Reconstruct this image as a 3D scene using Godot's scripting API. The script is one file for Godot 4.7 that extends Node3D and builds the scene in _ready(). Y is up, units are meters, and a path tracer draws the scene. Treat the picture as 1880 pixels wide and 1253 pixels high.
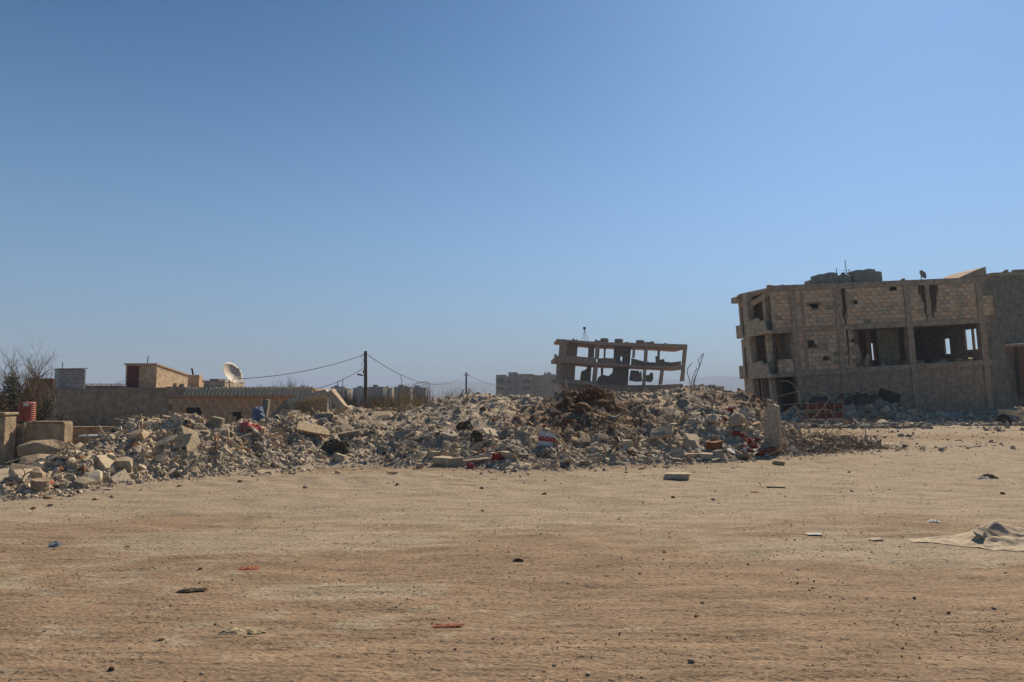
extends Node3D
# A bulldozed lot with a long heap of rubble, ruined apartment blocks and low houses behind it. Metres, y up, the camera looks along -z.

var taken := {}
var rng := RandomNumberGenerator.new()
var M := {}
var lumps := FastNoiseLite.new()
var fine := FastNoiseLite.new()
var streak := FastNoiseLite.new()
# the heap in plan: bearing x/d, then start of the toe, shoulder (d, height), crest (d, height)
const HEAP := [
	[-0.7899, 13.2, 13.8, 0.05, 14.4, 0.05],
	[-0.7004, 13.4, 14, 0.1, 14.8, 0.06],
	[-0.6557, 13.8, 14.6, 0.3, 15.6, 0.12],
	[-0.6222, 14.2, 15.2, 0.42, 16.2, 0.42],
	[-0.5887, 14.6, 15.6, 0.55, 16.6, 0.72],
	[-0.5514, 15.2, 16.2, 0.75, 17.2, 1.05],
	[-0.5142, 15.8, 16.8, 0.85, 18, 1.34],
	[-0.4769, 16.2, 17.2, 0.85, 18.4, 1.26],
	[-0.4471, 16.6, 17.6, 0.85, 18.8, 1.34],
	[-0.4024, 17.2, 18.2, 0.8, 19.4, 1.16],
	[-0.3577, 17.9, 19.2, 0.8, 20.6, 1.17],
	[-0.2981, 18.9, 20.4, 0.8, 22, 1.3],
	[-0.2385, 19.6, 22, 0.78, 29, 1.28],
	[-0.1788, 19.8, 22.3, 0.84, 32, 1.25],
	[-0.1192, 19.2, 21.5, 0.7, 30, 1.48],
	[-0.0522, 18.4, 21, 0.78, 30, 1.95],
	[0, 17.6, 20.8, 0.84, 30, 1.86],
	[0.0447, 18, 21, 0.7, 28, 1.76],
	[0.082, 18.6, 21.2, 0.72, 26, 1.98],
	[0.108, 19, 21.5, 0.8, 25, 2.1],
	[0.1565, 19.3, 22, 0.86, 26, 1.94],
	[0.2086, 19.6, 22, 0.94, 28, 1.98],
	[0.2683, 19.9, 22.5, 1.06, 29, 1.99],
	[0.3279, 20.8, 22.5, 0.8, 28, 1.98],
	[0.3651, 21.8, 23, 0.55, 25, 0.85],
	[0.4173, 22.8, 24, 0.38, 25.5, 0.44],
	[0.4769, 24.4, 25.2, 0.2, 26, 0.22],
	[0.5216, 25.5, 26, 0.03, 26.5, 0.03],
	[0.6408, 26, 27, -0.5, 28, -1]]

# ---------------------------------------------------------------- mesh helpers
class MB:
	var v := PackedVector3Array()
	var n := PackedVector3Array()
	func tri(a: Vector3, b: Vector3, c: Vector3) -> void:
		var q := (c - a).cross(b - a)
		if q.length_squared() < 1e-14:
			return
		q = q.normalized()
		v.append(a); v.append(b); v.append(c)
		n.append(q); n.append(q); n.append(q)
	func tri_out(a: Vector3, b: Vector3, c: Vector3, o: Vector3) -> void:
		if (c - a).cross(b - a).dot((a + b + c) / 3.0 - o) < 0.0:
			tri(a, c, b)
		else:
			tri(a, b, c)
	func quad_out(a: Vector3, b: Vector3, c: Vector3, d: Vector3, o: Vector3) -> void:
		tri_out(a, b, c, o)
		tri_out(a, c, d, o)
	func box(size: Vector3, xf := Transform3D(), bevel := 0.0) -> void:
		var h := size * 0.5
		var b: float = minf(bevel, minf(h.x, minf(h.y, h.z)) * 0.6)
		var o := xf.origin
		for ax in 3:
			var u := (ax + 1) % 3
			var w := (ax + 2) % 3
			for s in [-1.0, 1.0]:
				var p: Array[Vector3] = []
				for k in [[-1.0, -1.0], [1.0, -1.0], [1.0, 1.0], [-1.0, 1.0]]:
					var q := Vector3.ZERO
					q[ax] = s * h[ax]; q[u] = k[0] * (h[u] - b); q[w] = k[1] * (h[w] - b)
					p.append(xf * q)
				quad_out(p[0], p[1], p[2], p[3], o)
		if b > 0.0:
			for ax in 3:
				var u := (ax + 1) % 3
				var w := (ax + 2) % 3
				for s in [-1.0, 1.0]:
					for t in [-1.0, 1.0]:
						var p: Array[Vector3] = []
						for k in [[-1.0, 0], [1.0, 0], [1.0, 1], [-1.0, 1]]:
							var q := Vector3.ZERO
							q[ax] = k[0] * (h[ax] - b)
							q[u] = s * (h[u] - (b if k[1] == 1 else 0.0))
							q[w] = t * (h[w] - (b if k[1] == 0 else 0.0))
							p.append(xf * q)
						quad_out(p[0], p[1], p[2], p[3], o)
			for sx in [-1.0, 1.0]:
				for sy in [-1.0, 1.0]:
					for sz in [-1.0, 1.0]:
						var s := Vector3(sx, sy, sz)
						tri_out(xf * (s * (h - Vector3(0, b, b))), xf * (s * (h - Vector3(b, 0, b))), xf * (s * (h - Vector3(b, b, 0))), o)
	func bar(a: Vector3, b: Vector3, w: float, t: float, bevel := 0.0) -> void:
		var y := (b - a).normalized()
		var side := Vector3.FORWARD if absf(y.z) < 0.9 else Vector3.RIGHT
		var x := y.cross(side).normalized()
		box(Vector3(w, a.distance_to(b), t), Transform3D(Basis(x, y, x.cross(y)), (a + b) * 0.5), bevel)
	func tube(pts: Array, r0: float, r1 := -1.0, sides := 6) -> void:
		if r1 < 0.0:
			r1 = r0
		var prev: Array[Vector3] = []
		var side := Vector3.ZERO
		for i in pts.size():
			var d: Vector3 = (pts[mini(i + 1, pts.size() - 1)] - pts[maxi(i - 1, 0)]).normalized()
			if i == 0:
				side = d.cross(Vector3.UP if absf(d.y) < 0.9 else Vector3.RIGHT).normalized()
			else:
				side = (side - d * side.dot(d)).normalized()
			var up := d.cross(side)
			var r := lerpf(r0, r1, float(i) / maxf(1.0, pts.size() - 1))
			var ring: Array[Vector3] = []
			for k in sides:
				var a := TAU * k / sides
				ring.append(pts[i] + (side * cos(a) + up * sin(a)) * r)
			if i > 0:
				var o: Vector3 = (pts[i] + pts[i - 1]) * 0.5
				for k in sides:
					var j := (k + 1) % sides
					quad_out(prev[k], prev[j], ring[j], ring[k], o)
			prev = ring
			if i == 0 or i == pts.size() - 1:
				for k in range(1, sides - 1):
					tri_out(ring[0], ring[k], ring[k + 1], pts[i] + d * (0.01 if i == 0 else -0.01))
	func lathe(profile: Array, xf := Transform3D(), sides := 20) -> void:   # profile of Vector2(radius, height)
		for i in profile.size() - 1:
			var p: Vector2 = profile[i]
			var q: Vector2 = profile[i + 1]
			for k in sides:
				var a := TAU * k / sides
				var b := TAU * (k + 1) / sides
				tri(xf * Vector3(p.x * cos(a), p.y, p.x * sin(a)), xf * Vector3(p.x * cos(b), p.y, p.x * sin(b)), xf * Vector3(q.x * cos(b), q.y, q.x * sin(b)))
				tri(xf * Vector3(p.x * cos(a), p.y, p.x * sin(a)), xf * Vector3(q.x * cos(b), q.y, q.x * sin(b)), xf * Vector3(q.x * cos(a), q.y, q.x * sin(a)))
	func prism(poly: PackedVector2Array, z0: float, z1: float, xf := Transform3D()) -> void:   # outline in x, y pushed from z0 to z1
		var idx := Geometry2D.triangulate_polygon(poly)
		var mid := Vector2.ZERO
		for p in poly:
			mid += p / poly.size()
		var o := xf * Vector3(mid.x, mid.y, (z0 + z1) * 0.5)
		for z in [z0, z1]:
			for i in range(0, idx.size(), 3):
				tri_out(xf * Vector3(poly[idx[i]].x, poly[idx[i]].y, z), xf * Vector3(poly[idx[i + 1]].x, poly[idx[i + 1]].y, z), xf * Vector3(poly[idx[i + 2]].x, poly[idx[i + 2]].y, z), xf * Vector3(poly[idx[i]].x, poly[idx[i]].y, (z0 + z1) * 0.5))
		for i in poly.size():
			var a := poly[i]
			var b := poly[(i + 1) % poly.size()]
			quad_out(xf * Vector3(a.x, a.y, z0), xf * Vector3(b.x, b.y, z0), xf * Vector3(b.x, b.y, z1), xf * Vector3(a.x, a.y, z1), o)
	func mesh() -> ArrayMesh:
		var m := ArrayMesh.new()
		var a := []
		a.resize(Mesh.ARRAY_MAX)
		a[Mesh.ARRAY_VERTEX] = v
		a[Mesh.ARRAY_NORMAL] = n
		m.add_surface_from_arrays(Mesh.PRIMITIVE_TRIANGLES, a)
		return m
	func smooth() -> ArrayMesh:
		var st := SurfaceTool.new()
		st.begin(Mesh.PRIMITIVE_TRIANGLES)
		st.set_smooth_group(0)
		for p in v:
			st.add_vertex(p)
		st.index()
		st.generate_normals()
		return st.commit()

func grid_mesh(p: PackedVector3Array, cols: int, colors := PackedColorArray(), keep := PackedByteArray(), uvs := PackedVector2Array()) -> ArrayMesh:
	var rows := p.size() / cols
	var idx := PackedInt32Array()
	var nor := PackedVector3Array()
	nor.resize(p.size())
	for r in rows - 1:
		for c in cols - 1:
			var i := r * cols + c
			if not keep.is_empty() and keep[i] + keep[i + 1] + keep[i + cols] + keep[i + cols + 1] == 0:
				continue
			for t in [[i, i + cols, i + 1], [i + 1, i + cols, i + cols + 1]]:
				var q: Vector3 = (p[t[2]] - p[t[0]]).cross(p[t[1]] - p[t[0]])
				for k in t:
					nor[k] += q
					idx.append(k)
	var up := 0.0
	for k in nor.size():
		up += signf(nor[k].y)
		nor[k] = nor[k].normalized()
	if up < 0.0:
		for k in nor.size():
			nor[k] = -nor[k]
		for k in range(0, idx.size(), 3):
			var s := idx[k]
			idx[k] = idx[k + 1]
			idx[k + 1] = s
	var a := []
	a.resize(Mesh.ARRAY_MAX)
	a[Mesh.ARRAY_VERTEX] = p
	a[Mesh.ARRAY_NORMAL] = nor
	a[Mesh.ARRAY_INDEX] = idx
	if not colors.is_empty():
		a[Mesh.ARRAY_COLOR] = colors
	if not uvs.is_empty():
		a[Mesh.ARRAY_TEX_UV] = uvs
	var m := ArrayMesh.new()
	m.add_surface_from_arrays(Mesh.PRIMITIVE_TRIANGLES, a)
	return m

var rock_dirs := []
var rock_tris := []
var cube_dirs := []
var cube_tris := []
func make_dirs() -> void:
	var g := (1.0 + sqrt(5.0)) / 2.0
	for p in [[-1, g, 0], [1, g, 0], [-1, -g, 0], [1, -g, 0], [0, -1, g], [0, 1, g], [0, -1, -g], [0, 1, -g], [g, 0, -1], [g, 0, 1], [-g, 0, -1], [-g, 0, 1]]:
		rock_dirs.append(Vector3(p[0], p[1], p[2]).normalized())
	var f := [[0, 11, 5], [0, 5, 1], [0, 1, 7], [0, 7, 10], [0, 10, 11], [1, 5, 9], [5, 11, 4], [11, 10, 2], [10, 7, 6], [7, 1, 8], [3, 9, 4], [3, 4, 2], [3, 2, 6], [3, 6, 8], [3, 8, 9], [4, 9, 5], [2, 4, 11], [6, 2, 10], [8, 6, 7], [9, 8, 1]]
	var mids := {}
	for t in f:
		var m := []
		for e in [[t[0], t[1]], [t[1], t[2]], [t[2], t[0]]]:
			var key := Vector2i(mini(e[0], e[1]), maxi(e[0], e[1]))
			if not mids.has(key):
				mids[key] = rock_dirs.size()
				rock_dirs.append(((rock_dirs[e[0]] + rock_dirs[e[1]]) as Vector3).normalized())
			m.append(mids[key])
		rock_tris.append_array([[t[0], m[0], m[2]], [t[1], m[1], m[0]], [t[2], m[2], m[1]], [m[0], m[1], m[2]]])
	var seen := {}
	for ax in 3:
		for s in [-1, 1]:
			for i in 2:
				for j in 2:
					var q := []
					for k in [[i, j], [i + 1, j], [i + 1, j + 1], [i, j + 1]]:
						var p := Vector3i.ZERO
						p[ax] = s; p[(ax + 1) % 3] = k[0] - 1; p[(ax + 2) % 3] = k[1] - 1
						if not seen.has(p):
							seen[p] = cube_dirs.size()
							cube_dirs.append(Vector3(p))
						q.append(seen[p])
					cube_tris.append_array([[q[0], q[1], q[2]], [q[0], q[2], q[3]]])

func cut_shape(seed_: int, size: Vector3, planes: Array, cubic: bool) -> ArrayMesh:
	# a body bounded by planes [normal, distance] in the unit shape, then stretched to size
	var dirs := cube_dirs if cubic else rock_dirs
	var tris := cube_tris if cubic else rock_tris
	var p: Array[Vector3] = []
	var r := RandomNumberGenerator.new()
	r.seed = seed_
	for d: Vector3 in dirs:
		var k := 1.0
		for q in planes:
			var c: float = q[0].dot(d)
			if c > 0.001:
				k = minf(k, q[1] / c)
		p.append(d * k * r.randf_range(0.94, 1.0) * size * 0.5)
	var b := MB.new()
	for t in tris:
		b.tri_out(p[t[0]], p[t[1]], p[t[2]], Vector3.ZERO)
	return b.mesh()

func rock(seed_: int, size := Vector3.ONE) -> ArrayMesh:
	var r := RandomNumberGenerator.new()
	r.seed = seed_
	var planes := []
	for k in 11:
		planes.append([Vector3(r.randfn(), r.randfn(), r.randfn()).normalized(), r.randf_range(0.5, 0.9)])
	return cut_shape(seed_, size, planes, false)

func fragment(seed_: int, size := Vector3.ONE, cuts := 3) -> ArrayMesh:
	var r := RandomNumberGenerator.new()
	r.seed = seed_
	var planes := []
	for k in cuts:
		planes.append([Vector3(r.randfn(), r.randfn(), r.randfn()).normalized(), r.randf_range(0.75, 1.1)])
	for ax in 3:
		for s in [-1.0, 1.0]:
			var q := Vector3(r.randf_range(-0.12, 0.12), r.randf_range(-0.12, 0.12), r.randf_range(-0.12, 0.12))
			q[ax] = s
			planes.append([q.normalized(), 0.86])
	return cut_shape(seed_, size, planes, true)

# ---------------------------------------------------------------- nodes
func numbered(called: String, where: Node) -> String:
	var key := str(where.get_instance_id()) + called
	taken[key] = taken.get(key, -1) + 1
	return called if taken[key] == 0 else "%s_%03d" % [called, taken[key]]

func describe(o: Node, label: String, category: String, group := "") -> Node:
	o.set_meta("label", label)
	o.set_meta("category", category)
	if group:
		o.set_meta("group", group)
	return o

func thing(called: String, label: String, category: String, xf := Transform3D(), group := "") -> Node3D:
	var o := Node3D.new()
	o.name = numbered(called, self)
	add_child(o)
	o.transform = xf
	describe(o, label, category, group)
	return o

func part(where: Node, called: String, mesh: Mesh, m: Material, xf := Transform3D(), label := "") -> MeshInstance3D:
	var o := MeshInstance3D.new()
	o.name = numbered(called, where)
	o.mesh = mesh
	o.material_override = m
	o.transform = xf
	where.add_child(o)
	if label:
		o.set_meta("label", label)
	return o

func one(called: String, label: String, category: String, mesh: Mesh, m: Material, xf := Transform3D(), group := "") -> MeshInstance3D:
	var o := part(self, called, mesh, m, xf)
	describe(o, label, category, group)
	return o

func setting(called: String, mesh: Mesh, m: Material, xf := Transform3D()) -> MeshInstance3D:
	var o := part(self, called, mesh, m, xf)
	o.set_meta("kind", "structure")
	return o

func box_mesh(size: Vector3, bevel := 0.015) -> ArrayMesh:
	var b := MB.new()
	b.box(size, Transform3D(), bevel)
	return b.mesh()

func slab(where: Node, called: String, m: Material, lo: Vector3, hi: Vector3, bevel := 0.02) -> MeshInstance3D:   # a bevelled box between two corners
	return part(where, called, box_mesh((hi - lo).abs(), bevel), m, Transform3D(Basis(), (lo + hi) * 0.5))

func turn(x: float, y: float, z: float) -> Basis:
	return Basis.from_euler(Vector3(deg_to_rad(x), deg_to_rad(y), deg_to_rad(z)))

func curve(pts: Array, step := 5) -> Array:   # smooth line through points
	var out := []
	for i in pts.size() - 1:
		var a: Vector3 = pts[maxi(i - 1, 0)]
		var d: Vector3 = pts[mini(i + 2, pts.size() - 1)]
		for k in step:
			out.append((pts[i] as Vector3).cubic_interpolate(pts[i + 1], a, d, float(k) / step))
	out.append(pts[-1])
	return out

# ---------------------------------------------------------------- terrain
func ground_y(x: float, d: float) -> float:
	var left := 1.0 - smoothstep(-7.0, 1.0, x)
	var mid := 1.0 - smoothstep(9.0, 14.0, x)
	return -2.0 * left * smoothstep(15.0, 42.0, d) - 1.0 * mid * (1.0 - left) * smoothstep(34.0, 50.0, d) - 6.0 * smoothstep(120.0, 260.0, d)

func soil_y(x: float, d: float) -> float:   # the lot's surface with its swells and drag ridges
	var y := ground_y(x, d)
	if d > 0.0 and d < 60.0:
		y += 0.05 * lumps.get_noise_2d(x * 0.5, d * 0.5) * smoothstep(3.0, 9.0, d)
		y += 0.014 * streak.get_noise_2d(x * 0.5 + 40.0, d * 2.6) * (1.0 - smoothstep(14.0, 22.0, d))
		y += 0.007 * streak.get_noise_2d(x * 1.4, d * 9.0 + 0.25 * x) * (1.0 - smoothstep(7.0, 11.0, d))
		y += 0.05 * fine.get_noise_2d(x * 0.7, d * 0.7) * smoothstep(12.0, 17.0, d) * (1.0 - smoothstep(40.0, 60.0, d))
	return y

func heap_y(x: float, d: float) -> float:
	if d < 10.0:
		return -10.0
	var t := x / d
	if t <= HEAP[0][0] or t >= HEAP[-1][0]:
		return -10.0
	var i := 0
	while t >= HEAP[i + 1][0]:
		i += 1
	var k := smoothstep(HEAP[i][0], HEAP[i + 1][0], t)
	var c := []
	for j in range(1, 6):
		c.append(lerpf(HEAP[i][j], HEAP[i + 1][j], k))
	var ds := [c[0] - 0.6, c[0], c[1], c[3], c[3] + 4.0, c[3] + 12.0]
	var hs := [-0.25, 0.0, c[2], c[4], c[4] * 0.6 - 0.1, -3.0]
	if d < ds[0] or d > ds[5]:
		return -10.0
	for j in 5:
		if d <= ds[j + 1]:
			var y := lerpf(hs[j], hs[j + 1], (d - ds[j]) / (ds[j + 1] - ds[j]))
			var s := clampf(y * 1.8, 0.0, 1.0)
			return y + s * (lumps.get_noise_2d(x, d) * 0.26 + fine.get_noise_2d(x, d) * 0.14 - 0.14)
	return -10.0

func surf(x: float, d: float) -> float:
	return maxf(soil_y(x, d), heap_y(x, d))

func on(p: Vector3, lift := 0.0) -> Vector3:
	return Vector3(p.x, surf(p.x, -p.z) + lift, p.z)

# ---------------------------------------------------------------- materials
var tex_grain: ImageTexture
var tex_blotch: ImageTexture
var tex_bump: ImageTexture

func noise_image(seed_: int, freq: float, size: Vector2i, octaves := 4, kind := FastNoiseLite.TYPE_SIMPLEX_SMOOTH) -> Image:
	var f := FastNoiseLite.new()
	f.seed = seed_
	f.noise_type = kind
	f.frequency = freq
	f.fractal_octaves = octaves
	return f.get_seamless_image(size.x, size.y)

func tone_texture(a: Image, b: Image, lo: float, hi: float) -> ImageTexture:
	var out := Image.create(a.get_width(), a.get_height(), true, Image.FORMAT_RGB8)
	for y in a.get_height():
		for x in a.get_width():
			var t := lerpf(lo, hi, clampf(a.get_pixel(x, y).r * 0.55 + b.get_pixel(x, y).r * 0.45, 0.0, 1.0))
			out.set_pixel(x, y, Color(t, t, t))
	out.generate_mipmaps()
	return ImageTexture.create_from_image(out)

func mat(r: float, g: float, b: float, rough := 0.9, scale := 0.6, tex: Texture2D = null, bump := 0.5, metallic := 0.0) -> StandardMaterial3D:
	# r, g, b are linear base colours
	var m := StandardMaterial3D.new()
	m.albedo_color = Color(r * 1.14, g * 0.985, b * 0.755).linear_to_srgb()
	m.roughness = rough
	m.metallic = metallic
	m.metallic_specular = 0.3
	m.uv1_triplanar = true
	m.uv1_scale = Vector3.ONE * scale
	m.albedo_texture = tex if tex else tex_blotch
	if bump > 0.0:
		m.normal_enabled = true
		m.normal_texture = tex_bump
		m.normal_scale = bump
	return m

func tones(name_: String, r: float, g: float, b: float, n: int, spread: float, scale := 1.0, rough := 0.92) -> void:
	M[name_] = []
	for k in n:
		var s := 1.0 + spread * (2.0 * k / (n - 1.0) - 1.0)
		var w := 1.0 + 0.06 * (k % 3 - 1)
		M[name_].append(mat(r * s * w, g * s, b * s / w, rough, scale))

func pick(name_: String) -> Material:
	return M[name_][rng.randi() % M[name_].size()]

func make_materials() -> void:
	var big := noise_image(3, 0.012, Vector2i(512, 512))
	var small := noise_image(4, 0.09, Vector2i(512, 512), 5)
	tex_blotch = tone_texture(big, small, 0.55, 1.12)
	tex_grain = tone_texture(small, noise_image(6, 0.3, Vector2i(512, 512), 2), 0.6, 1.1)
	var nm := noise_image(8, 0.06, Vector2i(512, 512), 5)
	nm.convert(Image.FORMAT_RGBA8)
	nm.bump_map_to_normal_map(6.0)
	nm.generate_mipmaps()
	tex_bump = ImageTexture.create_from_image(nm)
	tones("concrete", 0.47, 0.435, 0.39, 5, 0.36, 1.4)
	tones("stone", 0.55, 0.49, 0.43, 4, 0.18, 1.4)
	tones("block", 0.78, 0.585, 0.48, 4, 0.14, 0.8)
	M.stain = mat(0.10, 0.07, 0.05, 0.9, 1.2)
	tones("facing", 0.70, 0.52, 0.385, 4, 0.04, 0.5)
	M.frame = mat(0.47, 0.385, 0.34, 0.92, 0.4)
	M.frame_dark = M.frame
	M.mortar = mat(0.34, 0.27, 0.20, 0.95, 0.6)
	M.plaster = mat(0.60, 0.55, 0.49, 0.9, 0.35)
	M.tank = mat(0.30, 0.33, 0.38, 0.8, 0.6)
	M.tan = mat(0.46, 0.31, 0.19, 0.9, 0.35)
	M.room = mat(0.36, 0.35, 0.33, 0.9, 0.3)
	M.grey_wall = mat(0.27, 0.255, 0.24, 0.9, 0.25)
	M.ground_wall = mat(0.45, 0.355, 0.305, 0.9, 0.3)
	M.dark_wall = mat(0.46, 0.39, 0.33, 0.9, 0.3)
	M.garden_wall = mat(0.40, 0.35, 0.30, 0.9, 0.3)
	M.cream = mat(0.52, 0.46, 0.395, 0.9, 0.35)
	M.tile = mat(0.70, 0.62, 0.52, 0.8, 0.8)
	M.far_wall = mat(0.46, 0.44, 0.40, 0.9, 0.15)
	M.far_dark = mat(0.20, 0.19, 0.18, 0.9, 0.15)
	M.town = mat(0.20, 0.20, 0.22, 0.9, 0.1)
	M.dark = mat(0.05, 0.045, 0.04, 0.9, 0.8)
	M.rust = mat(0.235, 0.115, 0.065, 0.85, 1.2)
	M.brown_dirt = mat(0.19, 0.125, 0.085, 0.95, 1.0)
	M.red_paint = mat(0.42, 0.085, 0.06, 0.6, 1.5)
	M.maroon = mat(0.16, 0.045, 0.035, 0.6, 0.8)
	M.red_brick = mat(0.24, 0.11, 0.07, 0.9, 0.6)
	M.steel = mat(0.30, 0.31, 0.31, 0.5, 0.8, null, 0.3, 0.4)
	M.sheet = mat(0.32, 0.40, 0.52, 0.55, 0.5, null, 0.3, 0.3)
	M.rebar = mat(0.20, 0.17, 0.145, 0.75, 3.0)
	M.rebar_pale = mat(0.40, 0.36, 0.31, 0.75, 3.0)
	M.wood = mat(0.50, 0.39, 0.27, 0.85, 2.0)
	M.pale_wood = mat(0.68, 0.62, 0.52, 0.85, 2.0)
	M.pole = mat(0.12, 0.10, 0.09, 0.9, 1.5)
	M.bark = mat(0.17, 0.13, 0.10, 0.95, 2.0)
	M.twig = mat(0.24, 0.19, 0.145, 0.95, 2.0)
	M.straw = mat(0.40, 0.33, 0.22, 0.95, 2.0)
	M.leaf = mat(0.055, 0.07, 0.032, 0.8, 2.0, null, 0.0)
	M.leaf.backlight = Color(0.12, 0.14, 0.05)
	M.scrub = mat(0.12, 0.115, 0.09, 0.9, 0.5, null, 0.0)
	M.leaf_dry = mat(0.17, 0.12, 0.055, 0.85, 2.0, null, 0.0)
	M.tank_red = mat(0.34, 0.10, 0.075, 0.55, 1.0)
	M.white = mat(0.64, 0.74, 0.95, 0.7, 1.5)
	M.dish = mat(0.60, 0.62, 0.66, 0.55, 0.8)
	M.blue_cloth = mat(0.15, 0.23, 0.46, 0.9, 2.0)
	M.pink_cloth = mat(0.55, 0.16, 0.19, 0.9, 2.0)
	M.red_cloth = mat(0.36, 0.14, 0.11, 0.9, 2.0)
	M.dark_cloth = mat(0.10, 0.095, 0.085, 0.9, 2.0)
	M.tan_cloth = mat(0.44, 0.40, 0.33, 0.9, 2.0)
	M.tarp = mat(0.50, 0.46, 0.42, 0.85, 1.5)
	M.tarp.backlight = Color(1.0, 0.92, 0.8)
	M.wire = mat(0.06, 0.06, 0.06, 0.7, 3.0, null, 0.0)
	M.hill = mat(0.12, 0.13, 0.12, 0.95, 0.004, null, 0.0)
	M.heap = mat(0.95, 1, 1.14, 0.95, 0.9, tex_grain, 1.0)
	M.heap.vertex_color_use_as_albedo = true
	M.bits = mat(0.95, 1, 1.14, 0.93, 3.0, tex_blotch, 0.4)
	M.bits.vertex_color_use_as_albedo = true

# ---------------------------------------------------------------- the scene
func _ready() -> void:
	# camera
	var cam := Camera3D.new()
	cam.name = "camera"
	cam.position = Vector3(0, 1.9, 0)
	cam.rotation.x = deg_to_rad(3.986)
	cam.fov = 50.05
	cam.near = 0.1
	cam.far = 9000.0
	add_child(cam)
	cam.current = true
	# sun: high behind the ruins, to the right
	var sun_from := Vector3(sin(deg_to_rad(30.0)) * cos(deg_to_rad(39.0)), sin(deg_to_rad(39.0)), -cos(deg_to_rad(30.0)) * cos(deg_to_rad(39.0)))
	var sun := DirectionalLight3D.new()
	sun.name = "sun"
	sun.light_color = Color(1.0, 0.93, 0.82)
	sun.light_energy = 1.5
	sun.light_angular_distance = 0.55
	sun.shadow_enabled = true
	add_child(sun)
	sun.look_at_from_position(Vector3.ZERO, -sun_from)
	# sky and air
	var env := Environment.new()
	env.background_mode = Environment.BG_SKY
	env.sky = Sky.new()
	env.sky.sky_material = make_sky(sun_from)
	env.background_energy_multiplier = 1.0
	env.tonemap_mode = Environment.TONE_MAPPER_LINEAR
	env.tonemap_exposure = 1.42
	env.fog_enabled = true
	env.fog_density = 0.00055
	env.fog_light_color = Color(0.80, 0.88, 1.0)
	env.sdfgi_enabled = true
	env.ssao_enabled = true
	env.ssil_enabled = true
	var we := WorldEnvironment.new()
	we.name = "air"
	we.environment = env
	add_child(we)

	rng.seed = 11
	lumps.seed = 5
	lumps.frequency = 0.55
	lumps.fractal_octaves = 3
	fine.seed = 9
	fine.frequency = 1.9
	fine.fractal_octaves = 3
	streak.seed = 21
	streak.frequency = 1.0
	streak.fractal_octaves = 2
	make_dirs()
	make_materials()
	make_ground()
	make_heap()
	make_hills()
	apartment_block()
	neighbour_block()
	frame_ruin()
	far_block()
	left_house()
	garden_walls()
	town()
	poles_and_wires()
	plants()
	rubble_landmarks()
	right_debris()
	lot_litter()
	scatter_rubble()
	scatter_ground()

func make_sky(sun: Vector3) -> PanoramaSkyMaterial:
	var w := 1024
	var h := 512
	var img := Image.create(w, h, false, Image.FORMAT_RGBF)
	var low := Vector3(0.66, 0.76, 0.64)
	var mid := Vector3(0.40, 0.78, 1.32)
	var high := Vector3(0.006, 0.13, 0.38)
	for j in h:
		var el := PI * (0.5 - (j + 0.5) / h)
		var s := maxf(sin(el), 0.0)
		var c := low.lerp(mid, 1.0 - exp(-s / 0.10))
		c = c.lerp(high, 1.0 - exp(-pow(s / 0.345, 2.0)))
		for i in w:
			var az := TAU * (i + 0.5) / w   # 0 looks along -z, then +x
			var dir := Vector3(sin(az) * cos(el), sin(el), -cos(az) * cos(el))
			var near: float = acos(clampf(dir.dot(sun), -1.0, 1.0))
			var glow := 0.29 + 0.86 * exp(-near / 0.46)
			var q := c * glow + Vector3(0.26, 0.25, 0.23) * exp(-near / 0.28)
			img.set_pixel(i, j, Color(q.x, q.y, q.z))
	var m := PanoramaSkyMaterial.new()
	m.panorama = ImageTexture.create_from_image(img)
	return m

# where pale dust of crushed stone was spread over the red earth: x, d, half width, half depth
const DUST := [[-9.0, 14.5, 7.0, 4.6], [0.5, 14.0, 7.0, 4.2], [8.5, 15.5, 7.5, 5.0], [17.0, 23.0, 9.0, 6.0], [26.0, 38.0, 10.0, 8.0], [-3.0, 9.6, 2.6, 0.9], [4.6, 8.9, 2.2, 0.7], [-14.0, 20.0, 9.0, 8.0], [-1.6, 7.2, 1.0, 0.35]]

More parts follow.
